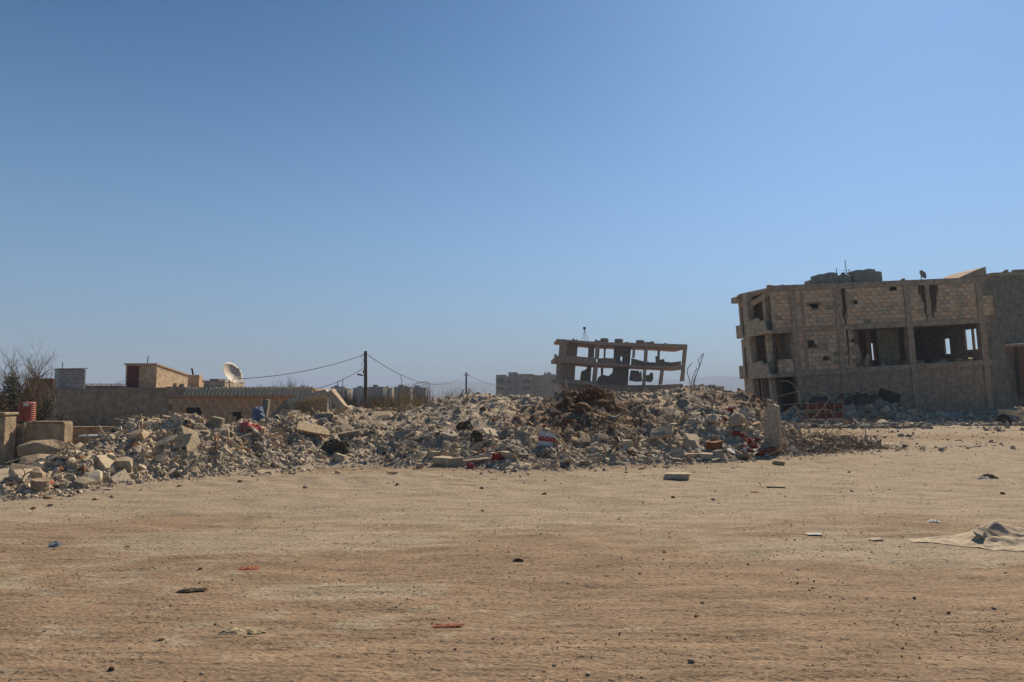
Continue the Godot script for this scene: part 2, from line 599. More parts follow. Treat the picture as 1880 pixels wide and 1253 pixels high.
func make_ground() -> void:
	# soil texture: drag marks along x, grit and small pits
	var size := 1024
	var marks := noise_image(31, 0.035, Vector2i(230, 1024), 4)
	marks.resize(size, size, Image.INTERPOLATE_CUBIC)
	var wide := noise_image(32, 0.008, Vector2i(400, 1024), 3)
	wide.resize(size, size, Image.INTERPOLATE_CUBIC)
	var grit := noise_image(33, 0.21, Vector2i(size, size), 3, FastNoiseLite.TYPE_VALUE_CUBIC)
	var pits := noise_image(34, 0.045, Vector2i(size, size), 3)
	var tone := Image.create(size, size, false, Image.FORMAT_RGB8)
	var height := Image.create(size, size, false, Image.FORMAT_RGBA8)
	for y in size:
		for x in size:
			var a := marks.get_pixel(x, y).r
			var g := grit.get_pixel(x, y).r
			var p := pits.get_pixel(x, y).r
			var w := wide.get_pixel(x, y).r
			var cut := smoothstep(0.36, 0.2, a)
			var hole := smoothstep(0.27, 0.16, p)
			var t := 0.80 + 0.14 * (w - 0.5) + 0.30 * (g - 0.5) + 0.06 * (a - 0.5) + 0.12 * (p - 0.5) - 0.08 * cut * g - 0.12 * hole
			tone.set_pixel(x, y, Color(t, t * 0.985, t * 0.96))
			var hh := clampf(0.5 + 0.12 * (a - 0.5) + 0.40 * (g - 0.5) + 0.3 * (p - 0.5) - 0.12 * cut - 0.2 * hole, 0.0, 1.0)
			height.set_pixel(x, y, Color(hh, hh, hh))
	height.bump_map_to_normal_map(7.0)
	tone.generate_mipmaps()
	height.generate_mipmaps()
	var m := StandardMaterial3D.new()
	m.albedo_texture = ImageTexture.create_from_image(tone)
	m.normal_enabled = true
	m.normal_texture = ImageTexture.create_from_image(height)
	m.normal_scale = 0.7
	m.roughness = 0.96
	m.metallic_specular = 0.2
	m.vertex_color_use_as_albedo = true
	M.soil = m
	var rows := [-60.0, -30.0, -12.0, -4.0, -1.0, 1.0, 2.0]
	var d := 2.7
	while d < 34.0:
		rows.append(d)
		d += maxf(0.014, d * d * 0.0007)
	while d < 6000.0:
		rows.append(d)
		d *= 1.06
	var cols := 441
	var p := PackedVector3Array()
	var c := PackedColorArray()
	var uv := PackedVector2Array()
	var red := Color(0.365, 0.27, 0.19)
	var pale := Color(0.445, 0.37, 0.28)
	var grey := Color(0.42, 0.365, 0.285)
	for dd: float in rows:
		var half := 1.0 * maxf(dd, 3.2) if dd > 0.0 else 3.2 - dd
		for k in cols:
			var x := half * (2.0 * k / (cols - 1.0) - 1.0)
			var y := soil_y(x, dd)
			p.append(Vector3(x, y, -dd))
			uv.append(Vector2(x / 5.0, dd / 3.1))
			# red earth with ragged patches of pale stone dust and grey ash
			var n1 := lumps.get_noise_2d(x * 0.22 + 70.0, dd * 0.5)
			var n2 := streak.get_noise_2d(x * 0.25 - 30.0, dd * 1.7)
			var n3 := fine.get_noise_2d(x * 0.9 + 11.0, dd * 1.3)
			var spread := -1.0
			for e in DUST:
				spread = maxf(spread, 1.0 - Vector2((x - e[0]) / e[2], (dd - e[1]) / e[3]).length())
			var dust := smoothstep(-0.12, 0.22, spread + n1 * 0.24 + n2 * 0.12 + n3 * 0.10)
			var ash := smoothstep(0.25, 0.6, n1 * 0.6 + n3 * 0.7)
			var q := red.lerp(pale, dust).lerp(grey, ash * 0.7)
			q = q.lerp(red, smoothstep(0.1, 0.5, n2) * 0.25)
			c.append(q * (1.0 + 0.10 * n3 + 0.08 * n2))
	var o := setting("ground", grid_mesh(p, cols, c, PackedByteArray(), uv), m)
	o.set_meta("label", "flat bulldozed lot of reddish tan soil with drag marks")

func make_heap() -> void:
	var step := 0.15
	var p := PackedVector3Array()
	var c := PackedColorArray()
	var keep := PackedByteArray()
	var cols := 280
	var rows := 220
	for j in rows:
		var d := 12.4 + j * step
		for i in cols:
			var x := -22.0 + i * step + (d - 12.4) * 0.0
			var y := heap_y(x, d)
			var g := ground_y(x, d)
			keep.append(1 if y > g - 0.3 else 0)
			var k := smoothstep(-0.05, 0.3, y)
			p.append(Vector3(x, maxf(y, g - 0.35) + 0.10 * k * fine.get_noise_2d(x * 2.3, d * 2.3), -d))
			c.append(heap_tone(x, d) * 0.98)
	var o := setting("rubble_heap", grid_mesh(p, cols, c, keep), M.heap)
	o.set_meta("label", "long low heap of crushed concrete and earth across the lot")

func heap_tone(x: float, d: float) -> Color:
	var grey := Color(0.46, 0.415, 0.355)
	var brown := Color(0.235, 0.165, 0.115)
	var dark := Color(0.27, 0.235, 0.195)
	var q := grey
	var n := lumps.get_noise_2d(x * 0.5 + 200.0, d * 0.8)
	var m := fine.get_noise_2d(x * 0.6 + 50.0, d * 0.6)
	q = q.lerp(dark, smoothstep(0.1, 0.45, n + 0.4 * m) * 0.75)
	q = q.lerp(Color(0.56, 0.49, 0.39), smoothstep(0.05, 0.4, -n + 0.3 * m) * 0.7)
	var near_brown: float = 1.0 - smoothstep(1.2, 3.4, Vector2(x - 2.3, (d - 24.0) * 0.7).length() + m)
	var near_red: float = 1.0 - smoothstep(0.8, 2.6, Vector2(x - 8.6, (d - 27.5) * 0.6).length() + m * 0.8)
	return q.lerp(brown, maxf(near_brown, near_red * 0.8))

func make_hills() -> void:
	var rows := [[2300.0, 0.0], [2600.0, 0.55], [2850.0, 0.85], [3000.0, 1.0], [3400.0, 0.6]]
	var top := [[-2600, 10], [-1900, 22], [-1000, 26], [-700, 16], [-560, 20], [-330, 44], [-200, 46], [-60, 40], [60, 50], [300, 46], [620, 52], [900, 66], [1300, 60], [2000, 48], [2900, 30]]
	var p := PackedVector3Array()
	var cols := 160
	for r in rows:
		for k in cols:
			var x := -2600.0 + 5500.0 * k / (cols - 1.0)
			var i := 0
			while i < top.size() - 2 and x > top[i + 1][0]:
				i += 1
			var y := lerpf(top[i][1], top[i + 1][1], smoothstep(float(top[i][0]), float(top[i + 1][0]), x))
			y = (y + 9.0 + 5.0 * lumps.get_noise_2d(x * 0.012, r[0] * 0.01)) * r[1] - 9.0 + 1.5 * fine.get_noise_2d(x * 0.02, r[0] * 0.02)
			p.append(Vector3(x, y, -r[0]))
	setting("hills", grid_mesh(p, cols), M.hill).set_meta("label", "far blue ridge of hills behind the town")

# ---------------------------------------------------------------- ruined apartment block on the right
var block_meshes := []
func lay_blocks(where: Node, u0: float, u1: float, v0: float, v1: float, holes := [], ragged := 0.0) -> void:
	# courses of hollow concrete blocks in running bond, each block a piece; the backing wall sits behind the joints
	var bw := 0.56
	var bh := 0.285
	if block_meshes.is_empty():
		for k in 4:
			var b := MB.new()
			b.box(Vector3(bw - 0.022, bh - 0.022, 0.14), Transform3D(), 0.012 + 0.006 * k)
			block_meshes.append(b.mesh())
	var rows := int(round((v1 - v0) / bh))
	var ch := (v1 - v0) / rows
	for r in rows:
		var u := u0 - (bw * 0.5 if r % 2 else 0.0) - rng.randf() * 0.08
		while u < u1 - 0.05:
			var a := maxf(u, u0)
			var e := minf(u + bw, u1 - rng.randf() * ragged)
			u += bw
			if e - a < 0.10:
				continue
			var mid := Vector2((a + e) * 0.5, v0 + (r + 0.5) * ch)
			var skip := false
			for h in holes:
				if mid.x > h[0] and mid.x < h[1] and mid.y > h[2] and mid.y < h[3]:
					skip = true
			if skip:
				continue
			var m: Material = pick("block")
			if rng.randf() < 0.05:
				m = pick("concrete")
			part(where, "block", block_meshes[rng.randi() % 4], m, Transform3D(Basis.from_euler(Vector3(0, 0, rng.randfn() * 0.006)).scaled(Vector3((e - a) / bw, ch / bh, 1)), Vector3(mid.x, mid.y, -0.10 + rng.randf_range(-0.012, 0.014))))

func drip(where: Node, u: float, top: float, length: float, w: float) -> void:   # a ragged run of soot and rust-brown water below a roof outlet
	var l := []
	var r := []
	for k in 13:
		var t := k / 12.0
		var half := w * (0.5 + 0.35 * rng.randf()) * (1.0 - 0.75 * t * t)
		var c := u + 0.05 * rng.randfn() * t
		l.append(Vector2(c - half, top - length * t))
		r.push_front(Vector2(c + half, top - length * t))
	var b := MB.new()
	b.prism(PackedVector2Array(l + r), -0.012, 0.006 + rng.randf() * 0.005)
	part(where, "soot_stain", b.mesh(), M.stain)

func wall_with_holes(where: Node, called: String, m: Material, u0: float, u1: float, v0: float, v1: float, z: float, t: float, holes: Array) -> void:
	# splits a wall between the openings; columns of wall left to right, each cut by the holes above it
	var xs := [u0, u1]
	for h in holes:
		xs.append(h[0]); xs.append(h[1])
	xs.sort()
	for i in xs.size() - 1:
		if xs[i + 1] - xs[i] < 0.01:
			continue
		var x: float = (xs[i] + xs[i + 1]) * 0.5
		var cuts := []
		for h in holes:
			if x > h[0] and x < h[1]:
				cuts.append([h[2], h[3]])
		cuts.sort()
		var v := v0
		for c in cuts + [[v1, v1]]:
			if c[0] - v > 0.01:
				slab(where, called, m, Vector3(xs[i], v, z), Vector3(xs[i + 1], c[0], z - t), 0.0)
			v = c[1]

var block_frame: Transform3D
func apartment_block() -> void:
	block_frame = Transform3D(Basis.from_euler(Vector3(0, deg_to_rad(8.0), 0)) * Basis.from_euler(Vector3(0, 0, deg_to_rad(3.4))), Vector3(18.91, 0.01, -51.00))
	var t := thing("ruined_apartment_block", "leaning three storey apartment block of bare tan blockwork with open middle floor", "building", block_frame)
	var fr: Material = M.frame
	# floors and roof
	for v in [2.95, 6.05]:
		slab(t, "floor_slab", M.frame_dark, Vector3(1.6, v, -0.06), Vector3(16.3, v + 0.26, -8.6), 0.02)
		slab(t, "floor_slab", M.frame_dark, Vector3(0.0, v, -0.06), Vector3(1.59, v + 0.26, -5.3), 0.02)
	slab(t, "roof_slab", M.frame_dark, Vector3(1.6, 9.0, -0.05), Vector3(16.5, 9.28, -8.7), 0.03)
	slab(t, "roof_slab", M.frame_dark, Vector3(-0.05, 9.0, -0.05), Vector3(1.59, 9.28, -5.35), 0.03)
	slab(t, "rear_wall", M.plaster, Vector3(0.09, -1.4, -5.31), Vector3(1.6, 9.0, -5.4), 0.0)
	slab(t, "rear_wall", M.plaster, Vector3(1.6, -1.4, -5.31), Vector3(1.7, 9.0, -8.2), 0.0)
	slab(t, "roof_edge", fr, Vector3(-0.1, 8.93, 0.03), Vector3(16.5, 9.36, -0.12), 0.03)
	# frame on the front
	for u in [[1.15, 1.6], [4.55, 5.0], [9.95, 10.45], [15.75, 16.25]]:
		slab(t, "column", fr, Vector3(u[0], -1.6, 0.045), Vector3(u[1], 8.93, -0.4), 0.03)
	for v in [2.9, 5.98]:
		slab(t, "beam", fr, Vector3(-0.1, v, 0.02), Vector3(16.6, v + 0.38, -0.30), 0.03)
	slab(t, "tie_column", fr, Vector3(2.0, 6.36, 0.012), Vector3(2.2, 8.93, -0.2), 0.02)
	slab(t, "tie_column", fr, Vector3(2.0, 3.28, 0.012), Vector3(2.2, 5.98, -0.2), 0.02)
	slab(t, "tie_column", M.frame_dark, Vector3(11.65, 6.36, 0.012), Vector3(11.95, 8.93, -0.2), 0.02)
	# blockwork
	var panels := [[-0.1, 1.15, 6.36, 8.93, [], 0.0], [1.6, 2.0, 6.36, 8.93, [], 0.0], [2.2, 4.55, 6.36, 8.93, [[2.6, 3.35, 7.6, 8.0]], 0.0],
		[5.0, 9.95, 6.36, 8.93, [[6.05, 6.5, 7.65, 8.1], [8.9, 9.5, 8.62, 8.93]], 0.0], [10.45, 11.65, 6.36, 8.93, [], 0.0], [11.95, 15.75, 6.36, 8.93, [], 0.0], [16.25, 17.15, 6.5, 8.0, [], 0.1],
		[1.6, 2.0, 3.28, 5.98, [], 0.0], [2.2, 4.55, 3.28, 5.98, [[2.25, 2.9, 4.85, 5.4], [3.3, 3.75, 3.9, 4.25]], 0.0], [5.0, 5.85, 3.28, 5.98, [[5.55, 5.9, 4.2, 5.3]], 0.4], [-0.05, 1.15, 3.28, 4.15, [], 0.15]]
	for q in panels:
		lay_blocks(t, q[0], q[1], q[2], q[3], q[4], q[5])
		var holes := []
		for h in q[4]:
			holes.append([h[0] + 0.03, h[1] - 0.03, h[2] + 0.03, h[3] - 0.03])
		wall_with_holes(t, "mortar_backing", M.mortar, q[0] + 0.005, q[1] - q[5] - 0.005, q[2], q[3], -0.065, 0.11, holes)
	for q in [[5.2, 8.92, 3.0, 0.13], [5.34, 8.92, 2.5, 0.07], [5.28, 5.96, 2.6, 0.10], [11.42, 8.92, 1.2, 0.20], [11.20, 8.92, 0.8, 0.12], [11.56, 8.92, 2.3, 0.12], [12.15, 8.92, 2.4, 0.2], [12.42, 8.92, 1.7, 0.18], [12.62, 8.92, 0.9, 0.1], [12.3, 8.92, 2.0, 0.12]]:
		drip(t, q[0], q[1], q[2], q[3])
	part(t, "plaster_patch", fragment(70, Vector3(1.0, 0.75, 0.06), 4), M.frame, Transform3D(turn(0, 0, -12), Vector3(3.35, 4.95, -0.01)))
	# ground floor
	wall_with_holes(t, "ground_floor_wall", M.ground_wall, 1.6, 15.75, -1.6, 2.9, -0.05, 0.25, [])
	slab(t, "ground_floor_post", M.rust, Vector3(1.02, -1.0, 0.0), Vector3(1.14, 2.9, -0.12), 0.01)
	slab(t, "garage_back", M.frame_dark, Vector3(0.1, -1.0, -3.0), Vector3(1.6, 2.95, -3.2), 0.0)
	# rooms of the open middle floor
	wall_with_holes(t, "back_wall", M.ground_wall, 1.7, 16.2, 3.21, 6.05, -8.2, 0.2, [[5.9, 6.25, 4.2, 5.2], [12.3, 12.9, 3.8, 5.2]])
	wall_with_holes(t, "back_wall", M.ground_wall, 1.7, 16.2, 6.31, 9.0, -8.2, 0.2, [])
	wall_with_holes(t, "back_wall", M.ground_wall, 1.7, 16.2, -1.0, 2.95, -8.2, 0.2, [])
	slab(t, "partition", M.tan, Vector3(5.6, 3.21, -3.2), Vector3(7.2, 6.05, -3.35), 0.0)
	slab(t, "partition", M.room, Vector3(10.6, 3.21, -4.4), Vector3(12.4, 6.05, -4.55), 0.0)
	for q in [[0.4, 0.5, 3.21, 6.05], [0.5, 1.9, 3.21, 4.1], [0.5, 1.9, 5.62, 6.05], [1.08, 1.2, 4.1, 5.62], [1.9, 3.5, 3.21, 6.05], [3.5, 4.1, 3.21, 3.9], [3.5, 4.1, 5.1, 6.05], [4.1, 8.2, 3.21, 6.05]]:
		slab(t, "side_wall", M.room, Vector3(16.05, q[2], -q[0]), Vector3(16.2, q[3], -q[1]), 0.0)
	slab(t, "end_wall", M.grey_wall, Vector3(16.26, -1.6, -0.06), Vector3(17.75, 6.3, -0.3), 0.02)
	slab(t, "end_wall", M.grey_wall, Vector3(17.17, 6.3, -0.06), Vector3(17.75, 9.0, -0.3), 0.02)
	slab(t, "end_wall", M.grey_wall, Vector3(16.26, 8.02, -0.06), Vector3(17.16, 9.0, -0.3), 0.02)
	slab(t, "partition", M.tan, Vector3(12.35, 3.9, -6.2), Vector3(13.3, 6.05, -6.35), 0.0)
	for q in [[8.4, -4.0], [13.2, -4.2], [10.1, -5.0], [14.2, -6.2]]:
		slab(t, "inner_column", fr, Vector3(q[0], 3.21, q[1]), Vector3(q[0] + 0.38, 6.05, q[1] - 0.4), 0.02)
	slab(t, "side_wall", M.ground_wall, Vector3(16.0, -1.6, -0.4), Vector3(16.22, 2.95, -8.2), 0.0)
	slab(t, "side_wall", M.ground_wall, Vector3(16.0, 6.31, -0.4), Vector3(16.22, 9.0, -8.2), 0.0)
	part(t, "hanging_slab", fragment(81, Vector3(1.0, 1.9, 0.25), 3), M.frame, Transform3D(turn(10, 20, 26), Vector3(6.25, 4.25, -0.7)))
	part(t, "hanging_slab", fragment(82, Vector3(0.5, 1.2, 0.2), 3), M.frame, Transform3D(turn(0, 30, -35), Vector3(7.0, 3.75, -0.6)))
	for k in 26:
		var s := rng.randf_range(0.15, 0.55)
		var u := rng.randf_range(5.9, 15.6)
		part(t, "fallen_chunk", fragment(200 + k % 6, Vector3(s * 1.4, s * 0.8, s), 3), pick("concrete"), Transform3D(turn(rng.randf() * 30, rng.randf() * 360, rng.randf() * 25), Vector3(u, 3.21 + s * 0.25, rng.randf_range(-0.5, -3.0))))
	# corner room of the middle floor
	slab(t, "room_wall", M.room, Vector3(0.1, 4.15, -1.9), Vector3(1.5, 6.05, -2.0), 0.0)
	slab(t, "room_wall", M.room, Vector3(1.45, 3.21, -0.4), Vector3(1.56, 6.05, -1.9), 0.0)
	var wf := MB.new()
	for q in [[Vector3(0.15, 5.1, 0), Vector3(0.85, 5.1, 0)], [Vector3(0.15, 4.2, 0), Vector3(0.15, 5.1, 0)], [Vector3(0.85, 4.2, 0), Vector3(0.85, 5.1, 0)], [Vector3(0.5, 4.2, 0), Vector3(0.5, 5.1, 0)]]:
		wf.bar(q[0] + Vector3(0, 0, -1.84), q[1] + Vector3(0, 0, -1.84), 0.07, 0.05)
	part(t, "window_frame", wf.mesh(), M.pole)
	# plastered side with balconies
	slab(t, "side_column", M.plaster, Vector3(-0.05, -1.2, -1.35), Vector3(0.3, 8.95, -1.7), 0.02)
	slab(t, "side_pier", M.plaster, Vector3(-0.38, -1.4, -3.4), Vector3(0.1, 9.3, -4.2), 0.03)
	wall_with_holes(t, "front_return", M.plaster, -0.1, 0.0, 6.31, 8.95, -0.02, 0.4, [])
	for v in [3.21, 6.31]:
		slab(t, "recess_wall", M.tan, Vector3(0.9, v, -1.7), Vector3(1.05, v + 2.74, -4.2), 0.0)
		slab(t, "balcony_slab", M.plaster, Vector3(-0.62, v - 0.3, -0.25), Vector3(0.0, v - 0.05, -3.4), 0.02)
		var bp := PackedVector2Array([Vector2(0.35, v - 0.05), Vector2(3.4, v - 0.05), Vector2(3.4, v + 0.75), Vector2(1.5, v + 0.95), Vector2(1.1, v + 0.55), Vector2(0.7, v + 0.72), Vector2(0.5, v + 0.2)])
		var b := MB.new()
		b.prism(bp, -0.62, -0.48, Transform3D(Basis(Vector3(0, 0, -1), Vector3.UP, Vector3(1, 0, 0)), Vector3.ZERO))
		part(t, "balcony_parapet", b.mesh(), M.plaster)
		slab(t, "balcony_slab", M.plaster, Vector3(-0.5, v - 0.3, -4.3), Vector3(-0.13, v - 0.05, -5.35), 0.02)
		slab(t, "balcony_parapet", M.plaster, Vector3(-0.5, v - 0.05, -4.35), Vector3(-0.38, v + 0.7, -5.35), 0.02)
		# far half of the side, a window in each storey
		for q in [[4.2, 4.5, v - 0.1, v + 2.74], [5.1, 5.4, v - 0.1, v + 2.74], [4.5, 5.1, v - 0.1, v + 0.5], [4.5, 5.1, v + 2.1, v + 2.74]]:
			slab(t, "side_wall", M.plaster, Vector3(-0.12, q[2], -q[0]), Vector3(0.08, q[3], -q[1]), 0.0)
	slab(t, "side_wall", M.plaster, Vector3(-0.12, -1.4, -4.2), Vector3(0.08, 3.1, -5.4), 0.0)
	slab(t, "eave", M.plaster, Vector3(-0.65, 8.75, -4.3), Vector3(0.1, 9.2, -5.5), 0.03)
	# broken roof parapets, standing askew
	for q in [[[Vector2(-0.9, 9.0), Vector2(3.1, 9.36), Vector2(3.1, 9.95), Vector2(-0.5, 9.35)], -4.2, -4.45], [[Vector2(14.6, 9.37), Vector2(16.6, 9.3), Vector2(17.0, 9.2), Vector2(17.0, 10.15), Vector2(16.2, 9.95)], -0.3, -3.2]]:
		var b := MB.new()
		b.prism(PackedVector2Array(q[0]), q[1], q[2])
		part(t, "roof_parapet", b.mesh(), M.frame)
	var slope := MB.new()
	slope.bar(Vector3(-0.5, 8.35, -2.4), Vector3(0.5, 9.2, -0.5), 0.35, 0.18, 0.02)
	part(t, "broken_beam", slope.mesh(), M.plaster)
	# tanks and dishes on the roof
	var roof := func(u: float, h: float, z: float) -> Transform3D: return block_frame * Transform3D(Basis(), Vector3(u, 9.28 + h, z))
	var tanks := [[3.95, 0.55, 0.75], [4.55, 0.9, 0.9], [5.3, 1.0, 0.95], [7.55, 1.1, 1.0], [8.35, 1.15, 0.9], [9.0, 0.95, 0.6]]
	var kinds := ["small grey box tank at the end of the roof row over the blockwork", "grey box tank between the small tank and the tallest of its row", "tall grey box tank beside the domed tank on the roof", "grey box tank standing beside the thin roof mast", "widest grey box tank between two others on the roof", "low narrow grey box tank nearest the two small dishes"]
	for k in tanks.size():
		var q = tanks[k]
		var o := thing("water_tank", kinds[k], "water tank", roof.call(q[0], 0.0, -1.7), "box tanks on the leaning roof")
		part(o, "tank_body", box_mesh(Vector3(q[2], q[1], 0.9), 0.05), M.tank, Transform3D(Basis(), Vector3(0, q[1] * 0.5, 0)))
		part(o, "tank_lid", box_mesh(Vector3(q[2] * 0.5, 0.07, 0.45), 0.02), M.tank, Transform3D(Basis(), Vector3(0.1, q[1] + 0.03, 0)))
	var dome := thing("water_tank", "domed dark grey tank between the box tanks on the roof", "water tank", roof.call(6.4, 0.0, -1.6))
	var db := MB.new()
	db.lathe([Vector2(0, 0), Vector2(0.48, 0), Vector2(0.5, 0.5), Vector2(0.4, 0.78), Vector2(0.2, 0.92), Vector2(0, 0.95)])
	part(dome, "tank_body", db.smooth(), M.tank)
	var cap := MB.new()
	cap.lathe([Vector2(0, 0.94), Vector2(0.13, 0.94), Vector2(0.13, 1.02), Vector2(0, 1.03)])
	part(dome, "tank_lid", cap.mesh(), M.dark)
	for q in [[6.15, 1.4, "short thin mast behind the domed roof tank"], [6.9, 2.0, "tall thin mast beside the domed roof tank"], [7.15, 1.3, "thin braced mast beside the square roof tanks"]]:
		var b := MB.new()
		b.tube([Vector3.ZERO, Vector3(-0.06, q[1], 0)], 0.025)
		b.tube([Vector3(-0.3, q[1] * 0.6, 0), Vector3(0.3, q[1] * 0.62, 0)], 0.014)
		one("mast", q[2], "mast", b.mesh(), M.dark, roof.call(q[0], 0.0, -1.9), "masts on the leaning roof")
	dish("satellite_dish", "small pale satellite dish on the roof edge above the dark stain", 0.34, block_frame * Vector3(11.9, 9.75, -0.5), Vector3(0.4, 0.35, 0.8), 0.45, M.room)
	one("roof_rubble", "small dark rubble lump on the leaning roof edge", "rubble", rock(55, Vector3(0.6, 0.45, 0.5)), M.frame_dark, roof.call(10.3, 0.1, -0.5))
	one("roof_rubble", "pale rubble lump on the broken roof corner above the balconies", "rubble", rock(56, Vector3(0.55, 0.5, 0.5)), M.frame, roof.call(0.35, 0.12, -1.2))

func dish(called: String, label: String, radius: float, at: Vector3, facing: Vector3, post: float, m: Material, group := "") -> void:
	var z := facing.normalized()
	var x := Vector3.UP.cross(z).normalized()
	var t := thing(called, label, "satellite dish", Transform3D(Basis(), at - Vector3(0, post, 0)), group)
	var b := MB.new()
	var prof := []
	for k in 9:
		var r := radius * k / 8.0
		prof.append(Vector2(r, r * r / radius * 0.34))
	for k in range(8, -1, -1):
		var r := radius * k / 8.0
		prof.append(Vector2(r, r * r / radius * 0.34 - 0.02))
	var xf := Transform3D(Basis(x, z, x.cross(z)), Vector3(0, post, 0))
	b.lathe(prof, xf, 28)
	part(t, "reflector", b.smooth(), m)
	var a := MB.new()
	var tip := Vector3(0, post, 0) + z * radius * 0.95
	for s in [0.0, 2.1, 4.2]:
		a.tube([xf * Vector3(cos(s) * radius * 0.96, radius * 0.31, sin(s) * radius * 0.96), tip], 0.008 * (1.0 + radius))
	part(t, "feed_arm", a.mesh(), M.steel)
	part(t, "feed_horn", box_mesh(Vector3.ONE * radius * 0.13, 0.01), M.dark, Transform3D(Basis(), tip))
	var p := MB.new()
	p.tube([Vector3.ZERO, Vector3(0, post * 0.8, 0) - z * 0.08, Vector3(0, post, 0) - z * 0.02], 0.03)
	part(t, "post", p.mesh(), M.pole)

func neighbour_block() -> void:
	var t := thing("grey_building", "dark grey rendered building behind the leaning blockwork apartment, brown shutters below", "building", block_frame * Transform3D(Basis(), Vector3(8.9, 1.4, -6.8)))
	wall_with_holes(t, "wall", M.grey_wall, 16.3, 26.0, 3.1, 9.1, -2.2, 0.3, [])
	slab(t, "side_wall", M.grey_wall, Vector3(16.3, -2.5, -2.5), Vector3(16.6, 9.1, -4), 0.0)
	slab(t, "roof_edge", M.frame_dark, Vector3(16.25, 9.1, -2.05), Vector3(26, 9.4, -4), 0.03)
	slab(t, "roof_edge", M.frame_dark, Vector3(18.7, 9.4, -2.3), Vector3(26, 9.62, -2.7), 0.03)
	slab(t, "canopy", M.frame, Vector3(16.3, 2.86, -0.7), Vector3(18.4, 3.05, -2.2), 0.02)
	slab(t, "canopy", M.frame, Vector3(19.0, 2.9, -1.6), Vector3(26, 3.08, -2.2), 0.02)
	slab(t, "lower_wall", M.grey_wall, Vector3(16.6, -4.0, -2.9), Vector3(18.34, 3.1, -3.1), 0.0)
	slab(t, "back_wall", M.grey_wall, Vector3(16.6, -4.0, -3.3), Vector3(26, 3.1, -3.5), 0.0)
	slab(t, "lower_wall", M.grey_wall, Vector3(22.6, -1.5, -2.4), Vector3(26, 2.9, -2.7), 0.0)
	for u in [18.4, 20.5]:
		slab(t, "shutter_frame", M.pole, Vector3(u - 0.08, -1.5, -2.5), Vector3(u + 0.02, 2.85, -2.75), 0.01)
		var s := slab(t, "shutter", M.rust if u < 20 else M.maroon, Vector3(u + 0.03, -1.5, -2.72), Vector3(u + 2.0, 2.8, -2.78), 0.0)
		for k in 12:
			slab(s, "slat", s.material_override, Vector3(-0.95, -2.05 + k * 0.34, 0.03), Vector3(0.95, -1.76 + k * 0.34, 0.06), 0.01)
	one("roof_rubble", "rubble lump on the roof of the dark grey building", "rubble", rock(58, Vector3(0.7, 0.5, 0.5)), M.frame_dark, block_frame * Transform3D(Basis(), Vector3(27.0, 10.9, -9.4)))

